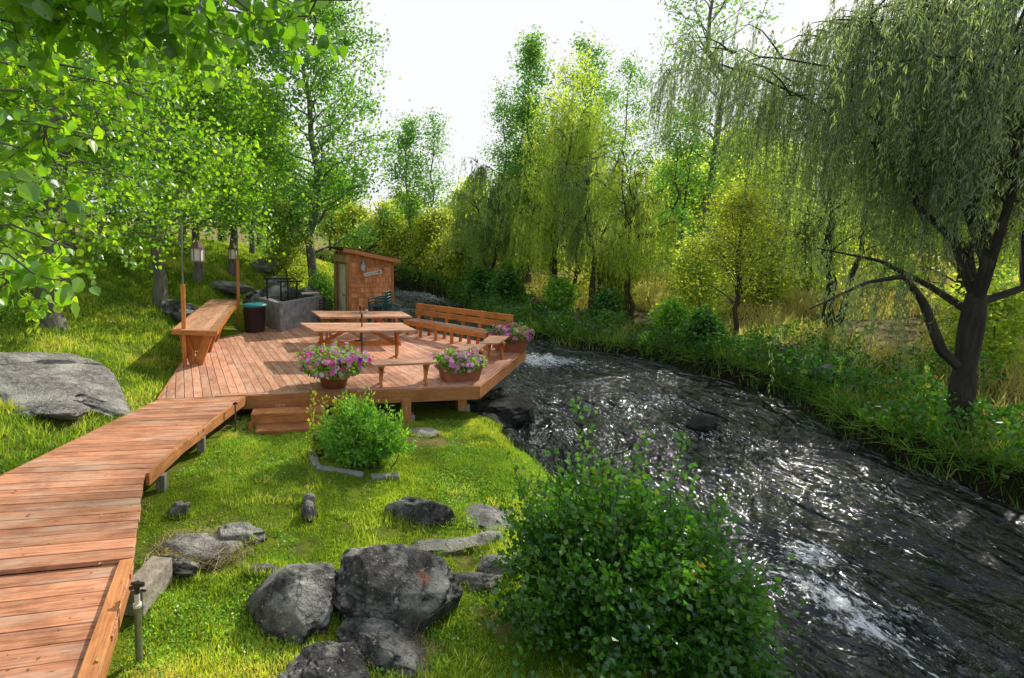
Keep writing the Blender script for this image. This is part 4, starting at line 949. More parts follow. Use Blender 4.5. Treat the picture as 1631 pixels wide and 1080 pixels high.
# ------------------------------------------------------------------ vegetation
def polyline(a, b, n, sag=0., wob=.0):
    a, b = np.array(a, float), np.array(b, float); t = np.linspace(0, 1, n)[:, None]
    p = a + (b - a) * t; p[:, 2] += (4 * t * (1 - t))[:, 0] * sag
    p[1:-1] += rng.normal(size=(n - 2, 3)) * wob; return p
def interp(p, t):
    n = len(p) - 1; x = np.clip(t * n, 0, n - 1e-6); i = np.floor(x).astype(int); f = (x - i)[:, None]
    return p[i] * (1 - f) + p[i + 1] * f
def tree(name, label, cat, x, y, H, tr, crown, h0=.2, n1=30, elev=.6, nleaf=16000, ls=.12, sig=.25, leaf='poplar', bark='bark_l', group=None, lean=(0, 0), seed=None, sub=4, tmpl=LEAF, up=0., stems=1, shade=.5, z=None, hang=0.):
    """crown(t) -> branch length in metres at trunk fraction t"""
    global rng
    if seed is not None: rng = np.random.default_rng(seed); random.seed(seed)
    zb_ = gz(x, y) if z is None else z
    root = thing(name, label, cat, (x, y, zb_), group)
    tb = MB(); anchors = []; wts = []
    for s_ in range(stems):
        az = rng.uniform(0, 2 * PI); sp = (0 if stems == 1 else .10 * H)
        top = np.array([x + lean[0] + math.cos(az + s_ * 2.4) * sp, y + lean[1] + math.sin(az + s_ * 2.4) * sp, zb_ + H * (1 if s_ == 0 else rng.uniform(.75, .95))])
        tp = polyline((x, y, zb_ - .25), top, 12, 0, .012 * H); tt = np.linspace(0, 1, 12)
        tube(tb, tp, tr * (1 - .93 * tt) / (1 if stems == 1 else 1.4) + tr * .45 * np.exp(-tt * 22) + .006, 10)
        nb = n1 // stems
        for i in range(nb):
            t = h0 + (1 - h0) * (i + rng.random() * .8) / nb
            st = interp(tp, np.array([t]))[0]; az = i * 2.4 + rng.uniform(-.5, .5); el = elev + rng.uniform(-.25, .25)
            Lb = crown(t) * rng.uniform(.65, 1.12)
            if Lb < .05: continue
            dr_ = np.array([math.cos(az) * math.cos(el), math.sin(az) * math.cos(el), math.sin(el)])
            bp = polyline(st, st + dr_ * Lb, 6, Lb * .08 - hang * Lb * .1, .03 * Lb)
            if hang: bp[:, 2] -= hang * Lb * np.linspace(0, 1, 6) ** 2
            tube(tb, bp, np.linspace(max(tr * .34 * (1 - t * .8), .008), .004, 6), 5, cap=False)
            anchors.append(interp(bp, rng.uniform(.35, 1, 6))); wts.append(np.full(6, .5))
            for j in range(sub):
                u = rng.uniform(.3, 1); s0 = interp(bp, np.array([u]))[0]; d2 = nrm(dr_ + rng.normal(size=3) * .75); l2 = Lb * rng.uniform(.2, .45)
                e2 = s0 + d2 * l2; sp_ = polyline(s0, e2, 4, 0, .03 * l2); sp_[:, 2] -= hang * l2 * np.linspace(0, 1, 4) ** 2
                tube(tb, sp_, np.linspace(max(tr * .10, .005), .002, 4), 4, cap=False)
                anchors.append(interp(sp_, rng.uniform(.2, 1, 7))); wts.append(np.full(7, 1.))
    tb.build('trunk', M[bark], root)
    An = np.concatenate(anchors); w = np.concatenate(wts) * rng.uniform(.2, 1.6, len(An)); w /= w.sum()
    idx = rng.choice(len(An), nleaf, p=w); cr = rng.random(len(An))
    P_ = An[idx] + rng.normal(size=(nleaf, 3)) * sig * (.5 + cr[idx])[:, None]
    dd = rdir(nleaf, up, 1.)
    cb = MB(); rnd_ = np.clip(shade * cr[idx] + (1 - shade) * rng.random(nleaf), 0, 1)
    scatter(cb, P_, dd, *tmpl, rng.uniform(.6, 1.25, nleaf) * ls, rnd_)
    cb.build('crown', M[leaf], root)
    return root
def copy_thing(o, x, y, rz, sc, label):
    c = o.copy(); COL.objects.link(c); c.location = (x, y, gz(x, y)); c.rotation_euler = (0, 0, rz); c.scale = (sc, sc, sc); c['label'] = label
    for ch in o.children:
        d_ = ch.copy(); COL.objects.link(d_); d_.parent = c
    return c
def willow_strands(cb, tb, starts, lens, ls, step, blow=(0, 0), leafw=1., out=None, seed=1, tw=.0025, ground_clear=None):
    """hanging whips with narrow leaves"""
    r_ = np.random.default_rng(seed); Ps, Ds, Rs = [], [], []
    for s0, ln in zip(starts, lens):
        n_ = max(4, int(ln / .25)); t = np.linspace(0, 1, n_)
        o2 = r_.normal(size=2) * .25
        pts = np.c_[s0[0] + (o2[0] + blow[0]) * ln * .35 * t ** .8 + .04 * r_.normal() * np.sin(t * 5), s0[1] + (o2[1] + blow[1]) * ln * .35 * t ** .8, s0[2] + .12 * np.sin(t * PI) * (ln > 1) - ln * t ** 1.15]
        if tb is not None: tube(tb, pts, np.linspace(tw, tw * .4, n_), 3, cap=False)
        k_ = int(ln / step); u = r_.uniform(0, 1, k_); P_ = interp(pts, u)
        d_ = np.c_[r_.normal(size=(k_, 2)) * .55 + np.array(blow) * .5, -np.abs(r_.normal(size=k_)) - .75]
        Ps.append(P_ + r_.normal(size=P_.shape) * .012); Ds.append(d_); Rs.append(np.clip(r_.random() * .6 + r_.random(k_) * .4, 0, 1))
    P_ = np.concatenate(Ps); D_ = np.concatenate(Ds)
    scatter(cb, P_, D_, *NARROW, r_.uniform(.7, 1.3, len(P_)) * ls, np.concatenate(Rs), wscale=r_.uniform(.8, 1.2, len(P_)) * ls * leafw)
def willow(label, x, y, H, tr, rad, nst, ls, step, leaf='willow', seed=1, trunks=None, minz=.6, blow=(-.2, 0), lw=1., group=None, name='willow_tree', z=None, h0=.35, dens=.8, fork=None, lf=.26, nb=11):
    global rng
    rng = np.random.default_rng(seed); random.seed(seed)
    zb_ = gz(x, y) if z is None else z; root = thing(name, label, 'tree', (x, y, zb_), group); tb = MB(); cb = MB(); st = []; ln = []
    if trunks is None:
        trunks = [(np.array([x + rng.normal() * rad * .25, y + rng.normal() * rad * .25, zb_ + H * .85])) for _ in range(3)]
    tips = []
    if fork is not None:
        tt = np.linspace(0, 1, 14); tp = interp(np.array([(x, y, zb_ - .3), (x + .02, y, zb_ + .5), (x * .5 + fork[0] * .5 - .03, y, (zb_ + fork[2]) / 2), fork]), tt); tube(tb, tp, tr * (1.1 - .15 * tt) + tr * .6 * np.exp(-tt * 9) + .012 * np.sin(tt * 17), 16)
    for k, tp_ in enumerate(trunks):
        tp = polyline((x, y, zb_ - .3) if fork is None else fork - [0, 0, .15], tp_, 9, 0, .03 * H * .5)
        if fork is not None: tp[1:-1, :2] += (tp[-1, :2] - tp[0, :2]) * .12 * np.sin(np.linspace(0, PI, 7))[:, None]
        tt = np.linspace(0, 1, 9); tube(tb, tp, tr * (.75 if k else 1) * (.62 if fork is not None else 1) * (1 - .8 * tt) + (tr * .5 * np.exp(-tt * 20) if fork is None else 0), 12)
        for i in range(nb):
            t = h0 + (1 - h0) * (i + rng.random()) / nb; s0 = interp(tp, np.array([t]))[0]; az = rng.uniform(0, 2 * PI); Lb = rad * rng.uniform(.5, 1.0) * (1.15 - .45 * t)
            e_ = s0 + np.array([math.cos(az) * Lb, math.sin(az) * Lb, Lb * rng.uniform(.15, .7)])
            bp = polyline(s0, e_, 8, Lb * .16, .02 * Lb); tube(tb, bp, np.linspace(tr * .28 * (1.1 - t * .6), .006, 8), 6, cap=False); tips.append((bp, Lb))
            for j in range(4):
                u = rng.uniform(.35, 1); s1 = interp(bp, np.array([u]))[0]; a2 = az + rng.normal() * .9; l2 = Lb * rng.uniform(.25, .5)
                b2 = polyline(s1, s1 + np.array([math.cos(a2) * l2, math.sin(a2) * l2, l2 * rng.uniform(-.1, .5)]), 5, l2 * .2, .02 * l2); tube(tb, b2, np.linspace(.02, .004, 5), 4, cap=False); tips.append((b2, l2))
    w = np.array([l for _, l in tips]); w /= w.sum(); pick = rng.choice(len(tips), nst, p=w)
    for i in pick:
        s0 = interp(tips[i][0], np.array([rng.uniform(.15, 1)]))[0] + rng.normal(size=3) * .12
        room = s0[2] - (zb_ + minz); l_ = min(rng.uniform(.35, 1.0) * H * lf, max(room, .3) * rng.uniform(.6, 1.0)); st.append(s0); ln.append(l_)
    willow_strands(cb, tb, st, ln, ls, step, blow, lw, seed=seed, tw=.003)
    tb.build('trunk', M['bark'] if leaf == 'willow' else M['twig'], root); cb.build('crown', M[leaf], root)
    return root

# ================= right bank trees
P3 = lambda u, v, Y: atY(u, v, Y)
w1 = willow('largest dark weeping willow on the right bank, with a thick forked trunk', 9.3, 8.05, 10.0, .14, 4.4, 5200, .088, .030, 'willow', 101,
       [P3(1500, 40, 8.6), P3(1590, 60, 9.2), P3(1800, 120, 8.6), P3(1380, 60, 9.0), P3(1650, -60, 7.2)], minz=1.9, blow=(-.45, -.05), lw=1.1, h0=.3, fork=P3(1556, 468, 8.05), lf=.20, nb=12)
# low leaning limb of the same willow
m = MB(); lim = np.array([P3(1548, 600, 8.05), P3(1500, 560, 8.1), P3(1470, 480, 8.3), P3(1440, 440, 8.2), P3(1380, 450, 8.0), P3(1290, 492, 7.6)])
tt = np.linspace(0, 1, 30); from_ = interp(lim, tt); tube(m, from_, np.linspace(.09, .012, 30), 8)
l2_ = np.array([P3(1550, 500, 8.05), P3(1480, 455, 8.8), P3(1400, 415, 9.1), P3(1300, 395, 9.3)]); tube(m, interp(l2_, tt), np.linspace(.07, .01, 30), 8)
m.build('low_limb', M['bark'], w1)
m = MB(); st = []; 
for k in range(130):
    base = interp(lim if k % 2 else l2_, np.array([rng.uniform(.45, 1)]))[0]; st.append(base + rng.normal(size=3) * [.3, .35, .25])
willow_strands(m, None, st, rng.uniform(.4, 1.1, len(st)), .09, .03, (-.2, 0), 1.2, seed=77); m.build('low_foliage', M['willow'], w1)

willow('olive weeping willow behind the little yellow tree, with thin trunk, left of the largest willow', 13.9, 15.6, 8.2, .12, 2.6, 850, .14, .045, 'willow', 102, None, minz=1.4, blow=(-.25, 0), lw=1.3)
willow('olive willow standing in the meadow far right behind the largest willow trunk', 16.5, 14.5, 7.5, .15, 3.2, 1000, .16, .055, 'willow_y', 103, None, minz=.6, lw=1.1)
willow('slim yellow green willow in the middle of the far bank, trunk dividing near its base', 9.6, 20.2, 7.0, .10, 2.0, 620, .17, .055, 'willow_y', 104, None, minz=.6, lw=1.2)
willow('dark topped willow right of the tall yellow willow, leaning over the river', 8.9, 21.9, 8.0, .10, 2.0, 420, .18, .06, 'willow_m', 105, None, minz=1.6, lw=1.2)
willow('tall yellow willow at the centre of the far bank, twin stemmed', 8.0, 25.0, 10.5, .13, 2.7, 820, .20, .065, 'willow_y', 106, None, minz=.5, lw=1.3)
willow('rounded grey green willow overhanging the river bend beyond the bench', 5.9, 29.0, 8.2, .14, 2.7, 800, .22, .075, 'willow_m', 107, None, minz=.2, lw=1.3)
willow('yellow green willow behind the rounded one at the river bend', 8.2, 31.5, 8.5, .14, 2.6, 560, .24, .085, 'willow_y', 108, None, minz=.3, lw=1.4)
col = lambda a, b, c=.5: (lambda t: a * (1 - t) ** c * (t > 0) + b)
tree('poplar_tree', 'tall narrow poplar rising above the yellow willow, left of the two in the centre', 'tree', 9.0, 32.5, 15.4, .17, col(4.2, .35, 1.), .10, 46, .8, 9500, .17, .36, 'poplar', 'bark_l', 'tall poplars across the river', seed=201, up=.3)
tree('poplar_tree', 'tall poplar with open twiggy top, right of the two in the centre', 'tree', 12.6, 33.5, 15.0, .17, col(4.6, .6, .8), .15, 36, .7, 6500, .16, .36, 'poplar', 'bark_l', 'tall poplars across the river', seed=202, up=.3, lean=(.5, 0))
tree('poplar_tree', 'sparse half bare tall poplar with pale trunk against the bright sky', 'tree', 17.6, 27.5, 19.5, .24, col(4.4, .9), .32, 42, .55, 4800, .15, .32, 'poplar', 'bark_l', None, seed=203, lean=(-.3, 0))
tree('poplar_tree', 'sparse thin poplar far up the river behind the shed roof', 'tree', 3.6, 43, 12.5, .14, col(2.6, .5, .8), .2, 30, .7, 2600, .19, .4, 'poplar', 'bark_l', None, seed=204)
tree('poplar_tree', 'slender pale green poplar right of the shed, farther up the river', 'tree', 1.6, 42, 11.5, .14, col(2.8, .6, .8), .1, 40, .7, 6500, .20, .42, 'poplar', 'bark_l', None, seed=205)
tree('birch_tree', 'little yellow tree with fan of dark limbs on the far bank', 'tree', 10.6, 15.2, 4.2, .08, lambda t: 1.5 * math.sin(PI * min(1, t * .8 + .15)) + .1, .30, 46, .75, 9000, .075, .20, 'yellow', 'twig', None, seed=206, sub=5)
# far bank shrubs
SHR = [(-1.5, 47.0, 3.4, 'yellow', 'golden bush upstream at the water beside the shed edge'), (1.8, 43.0, 3.0, 'yellow', 'small golden bush between the shed edge and the river bend'), (-5.5, 57.0, 5.0, 'yellow', 'yellow bush farthest upstream above the shed'), (5.0, 28.0, 1.6, 'bush', 'dark bush at the waterline under the overhanging willow'), (4.9, 33.0, 3.2, 'yellow', 'golden shrub at the far river bend, touching the water'),
 (6.2, 36.0, 4.0, 'yellow', 'taller golden shrub behind the river bend shrub'),
 (3.5, 39.5, 4.2, 'yellow', 'yellow shrub mass beyond the shed roof'),
 (0.0, 45.5, 4.6, 'yellow', 'yellow green shrub upstream just right of the shed'),
 (-3.5, 52., 4.8, 'yellow', 'distant yellow shrub directly above the shed roof'),
 (6.0, 25.2, 1.8, 'bush', 'dark green bush on the bank below the tall yellow willow'),
 (7.6, 22.2, 1.4, 'herb', 'bright green bush on the bank left of the slim willow'),
 (8.4, 19.4, 1.1, 'bush', 'dark low bush overhanging the water in midstream view'),
 (10.2, 22.5, 2.6, 'yellow', 'yellowish shrub behind the slim willow trunk'),
 (11.6, 18.6, 2.6, 'willow_y', 'olive brown shrub between slim willow and little yellow tree'),
 (9.3, 14.9, .95, 'bush', 'dark nettle like clump left of the little yellow tree trunk'),
 (9.4, 16.6, 1.1, 'herb', 'light green weed clump at the water left of the dark clump'),
 (14.5, 19.5, 2.8, 'willow_y', 'olive shrub right of the little yellow tree in the meadow'),
 (17.5, 21.0, 3.2, 'willow_y', 'tall olive shrub in the meadow behind the olive willow'),
 (13.0, 10.8, 1.8, 'willow_y', 'olive thicket left of the thick willow trunk'),
 (14.5, 9.3, 2.3, 'willow_y', 'olive thicket right of the thick willow trunk'),
 (12.8, 7.6, 1.3, 'herb', 'low green shrub at the right edge beside the thick willow')]
for i, (x, y, h, lf, lab) in enumerate(SHR):
    k_ = min(9000, int(2600 * h)) if h > 1.2 else 3500
    tree('shrub', lab, 'shrub', x, y, h, .035 * h ** .5, (lambda hh: (lambda t: hh * .42 * math.sin(PI * min(1, t * .85 + .12)) + .05))(h), .05, 26, .7, k_, (.055 + .0034 * y) if lf != 'yellow' else .07 + .0034 * y, .13 * h ** .7, lf, 'twig', None, seed=300 + i, stems=2, shade=.6)

scr = [(10.0, 27.0, 11.8, 2.6, 'willow_y', 'airy yellow green tree between the two tall poplars and the slim willow'),
 (12.8, 29.5, 12.5, 2.6, 'poplar', 'airy green tree right of the tall yellow willow, behind the slim willow'),
 (7.4, 33.0, 12.0, 2.3, 'poplar', 'pale green tree just left of the tallest narrow poplar'),
 (15.4, 26.5, 9.5, 2.2, 'poplar', 'grey green tree left of the half bare poplar trunk'),
 (18.5, 24.0, 6.2, 2.6, 'willow_y', 'yellowish tree in the meadow right of the half bare poplar'),
 (20.0, 17.5, 6.5, 3.0, 'poplar', 'green tree at the right edge behind the meadow'),
 (10.8, 34.5, 14.0, 2.2, 'willow_y', 'light tree filling the gap between the two tall poplars')]
for i, (x, y, H, sp_, lf, lab) in enumerate(scr):
    tree('willow_tree' if lf == 'willow_y' else 'poplar_tree', lab, 'tree', x, y, H, .12, (lambda s_: (lambda t: s_ * math.sin(PI * min(1, .18 + t * .8)) ** .8 + .25))(sp_), .06, 42, .75, 9500, .13, .34, lf, 'twig', 'airy trees behind the far bank willows', seed=480 + i, hang=.35, stems=2, sub=5)
for i, (x, y, h) in enumerate([(2.6, 40.6, 2.6), (.4, 43.2, 2.4), (-2.2, 46.0, 2.6), (-4.9, 48.6, 2.8), (4.2, 37.2, 2.4)]):
    tree('shrub', ['yellow bush rooted at the waterline, second from the bend', 'yellow bush at the waterline, third from the bend', 'yellow bush at the waterline, fourth from the bend', 'yellow bush at the waterline, farthest from the bend', 'yellow bush at the waterline, nearest the bend'][i], 'shrub', x, y, h, .06, (lambda hh: (lambda t: hh * .6 * (1 - t) ** .5 + .1))(h), .0, 34, .35, 6500, .20, .38, 'yellow', 'twig', 'yellow bushes at the waterline upstream', seed=470 + i, stems=2, shade=.6, hang=.25)
# ================= left side trees
tree('poplar_tree', 'tall airy poplar with dark trunk standing left of the shed', 'tree', -3.35, 21.8, 15.5, .21, lambda t: 3.3 * math.sin(PI * min(1, .22 + t * .78)) ** .7 * (t < .995) + .2, .14, 60, .42, 26000, .145, .34, 'poplar', 'bark_l', None, seed=401, z=.2)
asp = [(-7.5, 11.2, 8.5, .24, 'thick trunked aspen on the grass slope nearest the pale outcrop'),
       (-6.75, 14.6, 8.8, .17, 'aspen on the slope directly behind the nearer lamp post'),
       (-6.85, 17.8, 9.5, .15, 'aspen whose trunk shows beneath the white lantern'),
       (-6.2, 19.8, 9.0, .15, 'aspen behind the pale slab left of the farther post'),
       (-10.5, 16.5, 10., .16, 'aspen higher on the slope at the left edge'),
       (-9.2, 22.5, 10.5, .16, 'aspen in the back row of the slope, left'),
       (-7.0, 25.5, 8.0, .14, 'aspen in the back row, beside the tall airy poplar')]
for i, (x, y, H, tr, lab) in enumerate(asp):
    tree('aspen_tree', lab, 'tree', x, y, H, tr, (lambda t: 2.9 * math.sin(PI * min(1, .25 + t * .75)) ** .8 + .15), .22, 40, .25, 16000 if i < 4 else 9000, .092 + .004 * (y - 11), .30, 'aspen', 'bark_l', 'aspens on the left slope', seed=420 + i, hang=.15, tmpl=ROUND if i < 2 else LEAF)
tree('shrub', 'yellow green shrub behind the iron grill frame', 'shrub', -4.3, 21.3, 3.2, .05, lambda t: 1.2 * math.sin(PI * min(1, t * .85 + .12)) + .05, .05, 30, .8, 9000, .10, .22, 'yellow', 'twig', None, seed=450, stems=2)
tree('shrub', 'green shrub between the tall poplar trunk and the shed', 'shrub', -2.5, 18.6, 1.4, .04, lambda t: .6 * math.sin(PI * min(1, t * .85 + .12)) + .05, .05, 20, .8, 3000, .09, .14, 'herb', 'twig', None, seed=451, stems=2)
tree('shrub', 'leafy shrub at the far left edge beside the pale outcrop', 'shrub', -6.7, 7.0, 1.3, .03, lambda t: .65 * math.sin(PI * min(1, t * .85 + .12)) + .05, .05, 26, .8, 7000, .05, .14, 'herb', 'twig', None, seed=452, stems=3)
tree('shrub', 'twiggy shrub at the foot of the thick trunked aspen', 'shrub', -8.2, 10.4, 2.6, .04, lambda t: .9 * math.sin(PI * min(1, t * .85 + .12)) + .05, .05, 40, 1.1, 6000, .06, .2, 'herb', 'twig', None, seed=453, stems=3)

# distant belt of trees: two kinds copied
d1 = tree('distant_tree', 'rounded tree in the far belt, farthest left behind the aspens', 'tree', -17, 38, 12, .25, lambda t: 4.6 * math.sin(PI * min(1, .2 + t * .8)) ** .8 + .2, .12, 40, .5, 12000, .34, .6, 'aspen', 'bark', 'trees of the far belt', seed=501)
d2 = tree('distant_tree', 'yellowing tree in the far belt beyond the meadow at right', 'tree', 30, 44, 9, .25, lambda t: 4.2 * math.sin(PI * min(1, .2 + t * .8)) ** .8 + .2, .1, 40, .5, 11000, .34, .6, 'willow_y', 'bark', 'trees of the far belt', seed=502)
FAR = [(d1, -27, 40, 1.1, 'left end of the slope skyline'), (d1, -11, 33, .95, 'just above the upper lawn'), (d1, -22, 30, 1.0, 'behind the back row aspens'), (d1, -7, 60, .8, 'over the shed roof far upstream'), (d1, -15, 58, 1.0, 'far upstream on the left bank'),
 (d2, 2, 66, .7, 'far upstream in the sky gap'), (d2, 10, 62, .8, 'behind the river bend willow'), (d2, 17, 48, .85, 'behind the two tall poplars'), (d2, 23, 40, .8, 'behind the half bare poplar'), (d2, 40, 52, .8, 'on the meadow rise, mid right'), (d2, 52, 48, .8, 'on the meadow rise, far right'), (d2, 36, 30, .6, 'low on the meadow right of the thick willow'), (d2, 26, 27, .55, 'low in the meadow behind the olive shrubs'), (d1, 13, 42, .8, 'green one between the tall poplars')]
for i, (o, x, y, sc, lab) in enumerate(FAR):
    copy_thing(o, x, y, i * 1.3, sc, 'distant tree ' + lab)

# ================= overhanging aspen, trunk left of the frame
rng = np.random.default_rng(777); random.seed(777)
ox, oy = -5.4, 2.6
root = thing('aspen_tree', 'close aspen whose leafy branches hang into the upper left of the view', 'tree', (ox, oy, gz(ox, oy)))
tb = MB(); tp = polyline((ox, oy, gz(ox, oy) - .2), (ox + .2, oy + .1, 7.5), 10, 0, .05); tube(tb, tp, np.linspace(.17, .03, 10), 12)
TG = [(60, 200, 3.6), (150, 330, 4.6), (20, 420, 3.2), (260, 250, 5.5), (330, 120, 4.4), (200, 60, 3.4), (80, 40, 3.0), (430, 60, 3.8), (540, 10, 3.0), (300, 10, 3.0), (120, 450, 4.6), (30, 300, 2.8), (230, 180, 4.2), (350, 260, 6.6), (150, 130, 4.8), (60, 90, 5.5), (250, 90, 5.8), (400, 150, 6.4), (10, 160, 4.4), (200, 400, 6.2), (90, 380, 5.6), (300, 330, 7.0), (170, 250, 5.2), (40, 480, 3.6), (90, 290, 3.2), (470, -10, 3.4), (380, -20, 3.0), (300, 200, 5.0), (240, 330, 6.0), (90, 10, 2.0), (210, -10, 1.9), (330, -5, 2.1), (440, -5, 2.0), (530, 5, 1.9), (35, 170, 2.0), (30, 260, 1.9), (15, 430, 2.0), (110, 420, 2.6), (90, 230, 2.3), (240, 60, 2.2), (130, 90, 2.6), (560, 25, 1.9), (500, 30, 2.2), (465, 60, 2.6), (400, 30, 2.4), (180, 20, 2.4)]
Ps = []; Rn = []
for (u, v, D_) in TG:
    e_ = atY(u, v - 25, D_); t = min(.95, max(.25, (e_[2] + .1) / 8.)); s0 = interp(tp, np.array([t]))[0]
    bp = polyline(s0, e_, 12, .35, .035); tube(tb, bp, np.linspace(.028, .004, 12), 6, cap=False)
    for j in range(24 if D_ > 2.7 else 15):
        q0 = interp(bp, np.array([rng.uniform(.55, 1.)]))[0]; l_ = rng.uniform(.25, .7) * (D_ / 4.5) ** .6; dd = nrm(rng.normal(size=3) * [1, 1, .6] + [0.2, .2, -.35]); tw = polyline(q0, q0 + dd * l_, 5, -.04, .01)
        tube(tb, tw, np.linspace(.005, .0015, 5), 4, cap=False)
        k_ = rng.integers(9, 17); Ps.append(interp(tw, rng.uniform(.1, 1, k_)) + rng.normal(size=(k_, 3)) * .035); Rn.append(np.clip(rng.random() * .55 + rng.random(k_) * .5, 0, 1))
tb.build('trunk', M['bark_l'], root); P_ = np.concatenate(Ps); cb = MB()
D2 = rng.normal(size=P_.shape) * [.7, .7, .4] + [0, 0, -.7]
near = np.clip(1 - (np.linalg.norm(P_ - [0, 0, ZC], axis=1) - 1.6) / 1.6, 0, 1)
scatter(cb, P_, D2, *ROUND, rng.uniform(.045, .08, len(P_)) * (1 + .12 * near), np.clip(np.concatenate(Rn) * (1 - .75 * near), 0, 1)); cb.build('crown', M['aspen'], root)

# ================= foreground shrub and bed shrub
def bush(name, label, x, y, rx, ry, h, nst, nl, ls, leaf, seed, tall=(), wf=1.):
    global rng
    rng = np.random.default_rng(seed); random.seed(seed); z0 = gz(x, y)
    root = thing(name, label, 'shrub', (x, y, z0)); tb = MB(); P_ = []; Rn = []; Dn = []
    for i in range(nst):
        u = rng.normal(size=3); u[2] = abs(u[2]) * 1.0 + .15; u = nrm(u); rr = rng.uniform(.5, 1.12) * (1 + .15 * math.sin(i)) * (1 + .22 * float(vnoise([u * 2.2 + seed], seed)[0]))
        e_ = np.array([x + u[0] * rx * rr, y + u[1] * ry * rr, z0 + .1 + u[2] * h * rr])
        s0 = np.array([x + rng.normal() * rx * .15, y + rng.normal() * ry * .15, z0 - .05]); bp = polyline(s0, e_, 7, .08 * h, .015); tube(tb, bp, np.linspace(.012, .002, 7), 4, cap=False)
        k_ = int(nl / nst); t = rng.uniform(.25, 1.03, k_) ** .7; q_ = interp(bp, np.clip(t, 0, 1)); sp = .11 * (rx + h) / 2
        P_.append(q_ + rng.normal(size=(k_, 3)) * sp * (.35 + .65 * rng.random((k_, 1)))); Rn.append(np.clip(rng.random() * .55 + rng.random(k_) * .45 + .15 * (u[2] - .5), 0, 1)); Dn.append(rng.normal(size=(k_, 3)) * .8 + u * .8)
    for (dx, dy, hh) in tall:
        bp = polyline((x + dx * .6, y + dy * .6, z0), (x + dx, y + dy, z0 + hh), 7, 0, .02); tube(tb, bp, np.linspace(.008, .002, 7), 4, cap=False)
        k_ = 60; P_.append(interp(bp, rng.uniform(.4, 1, k_)) + rng.normal(size=(k_, 3)) * .03); Rn.append(rng.uniform(.3, .9, k_)); Dn.append(rng.normal(size=(k_, 3)) * .6 + [0, 0, .8])
    tb.build('stems', M['twig'], root); P_ = np.concatenate(P_); D_ = np.concatenate(Dn); Rn = np.concatenate(Rn); ok = P_[:, 2] > z0 - .02
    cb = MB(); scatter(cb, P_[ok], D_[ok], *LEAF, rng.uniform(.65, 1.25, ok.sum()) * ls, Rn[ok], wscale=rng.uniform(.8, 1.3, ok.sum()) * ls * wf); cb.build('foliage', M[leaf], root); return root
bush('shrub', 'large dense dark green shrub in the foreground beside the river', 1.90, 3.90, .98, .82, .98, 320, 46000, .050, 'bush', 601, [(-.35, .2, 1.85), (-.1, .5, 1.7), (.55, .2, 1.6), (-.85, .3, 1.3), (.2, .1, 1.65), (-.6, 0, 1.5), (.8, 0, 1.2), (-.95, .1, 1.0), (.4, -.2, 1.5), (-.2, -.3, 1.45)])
bush('shrub', 'low dark shrub at the bottom right corner by the water', 2.55, 3.0, .45, .35, .32, 80, 6000, .035, 'bush', 602)
bush('shrub', 'bright green leafy plant growing in the stone edged bed by the deck steps', -.36, 6.88, .60, .42, .74, 110, 15000, .075, 'herb', 603, [(-.3, .1, .85), (.1, .1, .98), (.35, 0, .86), (-.1, -.1, .8), (.55, .1, .72), (-.5, 0, .62), (.65, -.1, .5), (.2, -.2, .85), (-.2, .2, .95)], .42)
bush('herb_plant', 'tall pale stemmed weed at the left side of the stone edged bed', -.98, 7.02, .16, .16, .62, 10, 420, .055, 'yellow', 604, [(-.12, 0, .95), (.05, .05, .85), (.3, .05, .9), (.22, 0, .8)])

# ================= grasses (nobody could count the blades)
def in_quad(x, y, Q): return inpoly(x, y, np.array(Q))
QW = [[K0L, K0R, K1R, K1L], [K1L, K1R, K2R, K2L], [K2L, K2R, K3R, K3L]]
def grass(name, label, N_, xr, yr, hmin, hmax, mat, seed, cond, dens=None, wid=.007, clump=2.5, group=None):
    r_ = np.random.default_rng(seed)
    x = r_.uniform(*xr, N_); y = yr[0] + (yr[1] - yr[0]) * r_.random(N_) ** 1.25
    ok = ~inpoly(x, y, np.array(DK) + [0, 0]) if name != 'x' else np.ones(N_, bool)
    for q_ in QW: ok &= ~inpoly(x, y, np.array(q_))
    for (rx_, ry_, a, b, rz) in ROCKS:
        dx, dy = x - rx_, y - ry_; c, s_ = math.cos(rz), math.sin(rz); ok &= ((dx * c + dy * s_) / (a * .86)) ** 2 + ((-dx * s_ + dy * c) / (b * .86)) ** 2 > 1
    x, y = x[ok], y[ok]; z, sd_, rt = ground(x, y, True)
    p = np.c_[x, y, 0 * x]; cl_ = fbm(p * clump, 3, seed + 3)
    ok = cond(x, y, z, sd_, rt, cl_); 
    x, y, z, cl_ = x[ok], y[ok], z[ok], cl_[ok]; n_ = len(x)
    D_ = np.c_[r_.normal(size=(n_, 2)) * .38, np.ones(n_)]
    h_ = r_.uniform(hmin, hmax, n_) * (1 + .35 * cl_)
    m = MB(); scatter(m, np.c_[x, y, z - .005], D_, *BLADE, h_, np.clip(.42 + .30 * cl_ + .28 * fbm(np.c_[x, y, 0 * x] * .7, 3, seed + 8) + r_.normal(0, .2, n_), 0, 1), wscale=wid / .12 * r_.uniform(.7, 1.3, n_) * (1 + y * .05))
    o = m.build(name, M[mat]); tag(o, label, 'grass', None, 'stuff'); return o
bare = lambda x, y: ((x + 1.85) ** 2 / .28 + (y - 4.65) ** 2 / .12 < 1) | ((x - .62) ** 2 / .12 + (y - 8.0) ** 2 / .1 < 1)
grass('lawn_grass', 'short sunlit lawn between the boardwalk and the river', 420000, (-3.2, 3.6), (1.6, 11.), .022, .048, 'lawn', 701, lambda x, y, z, sd, rt, c: (~rt) & (sd > .25) & ((sd > 1.0) | (y > 5.4)) & ~bare(x, y) & (c > -.80))
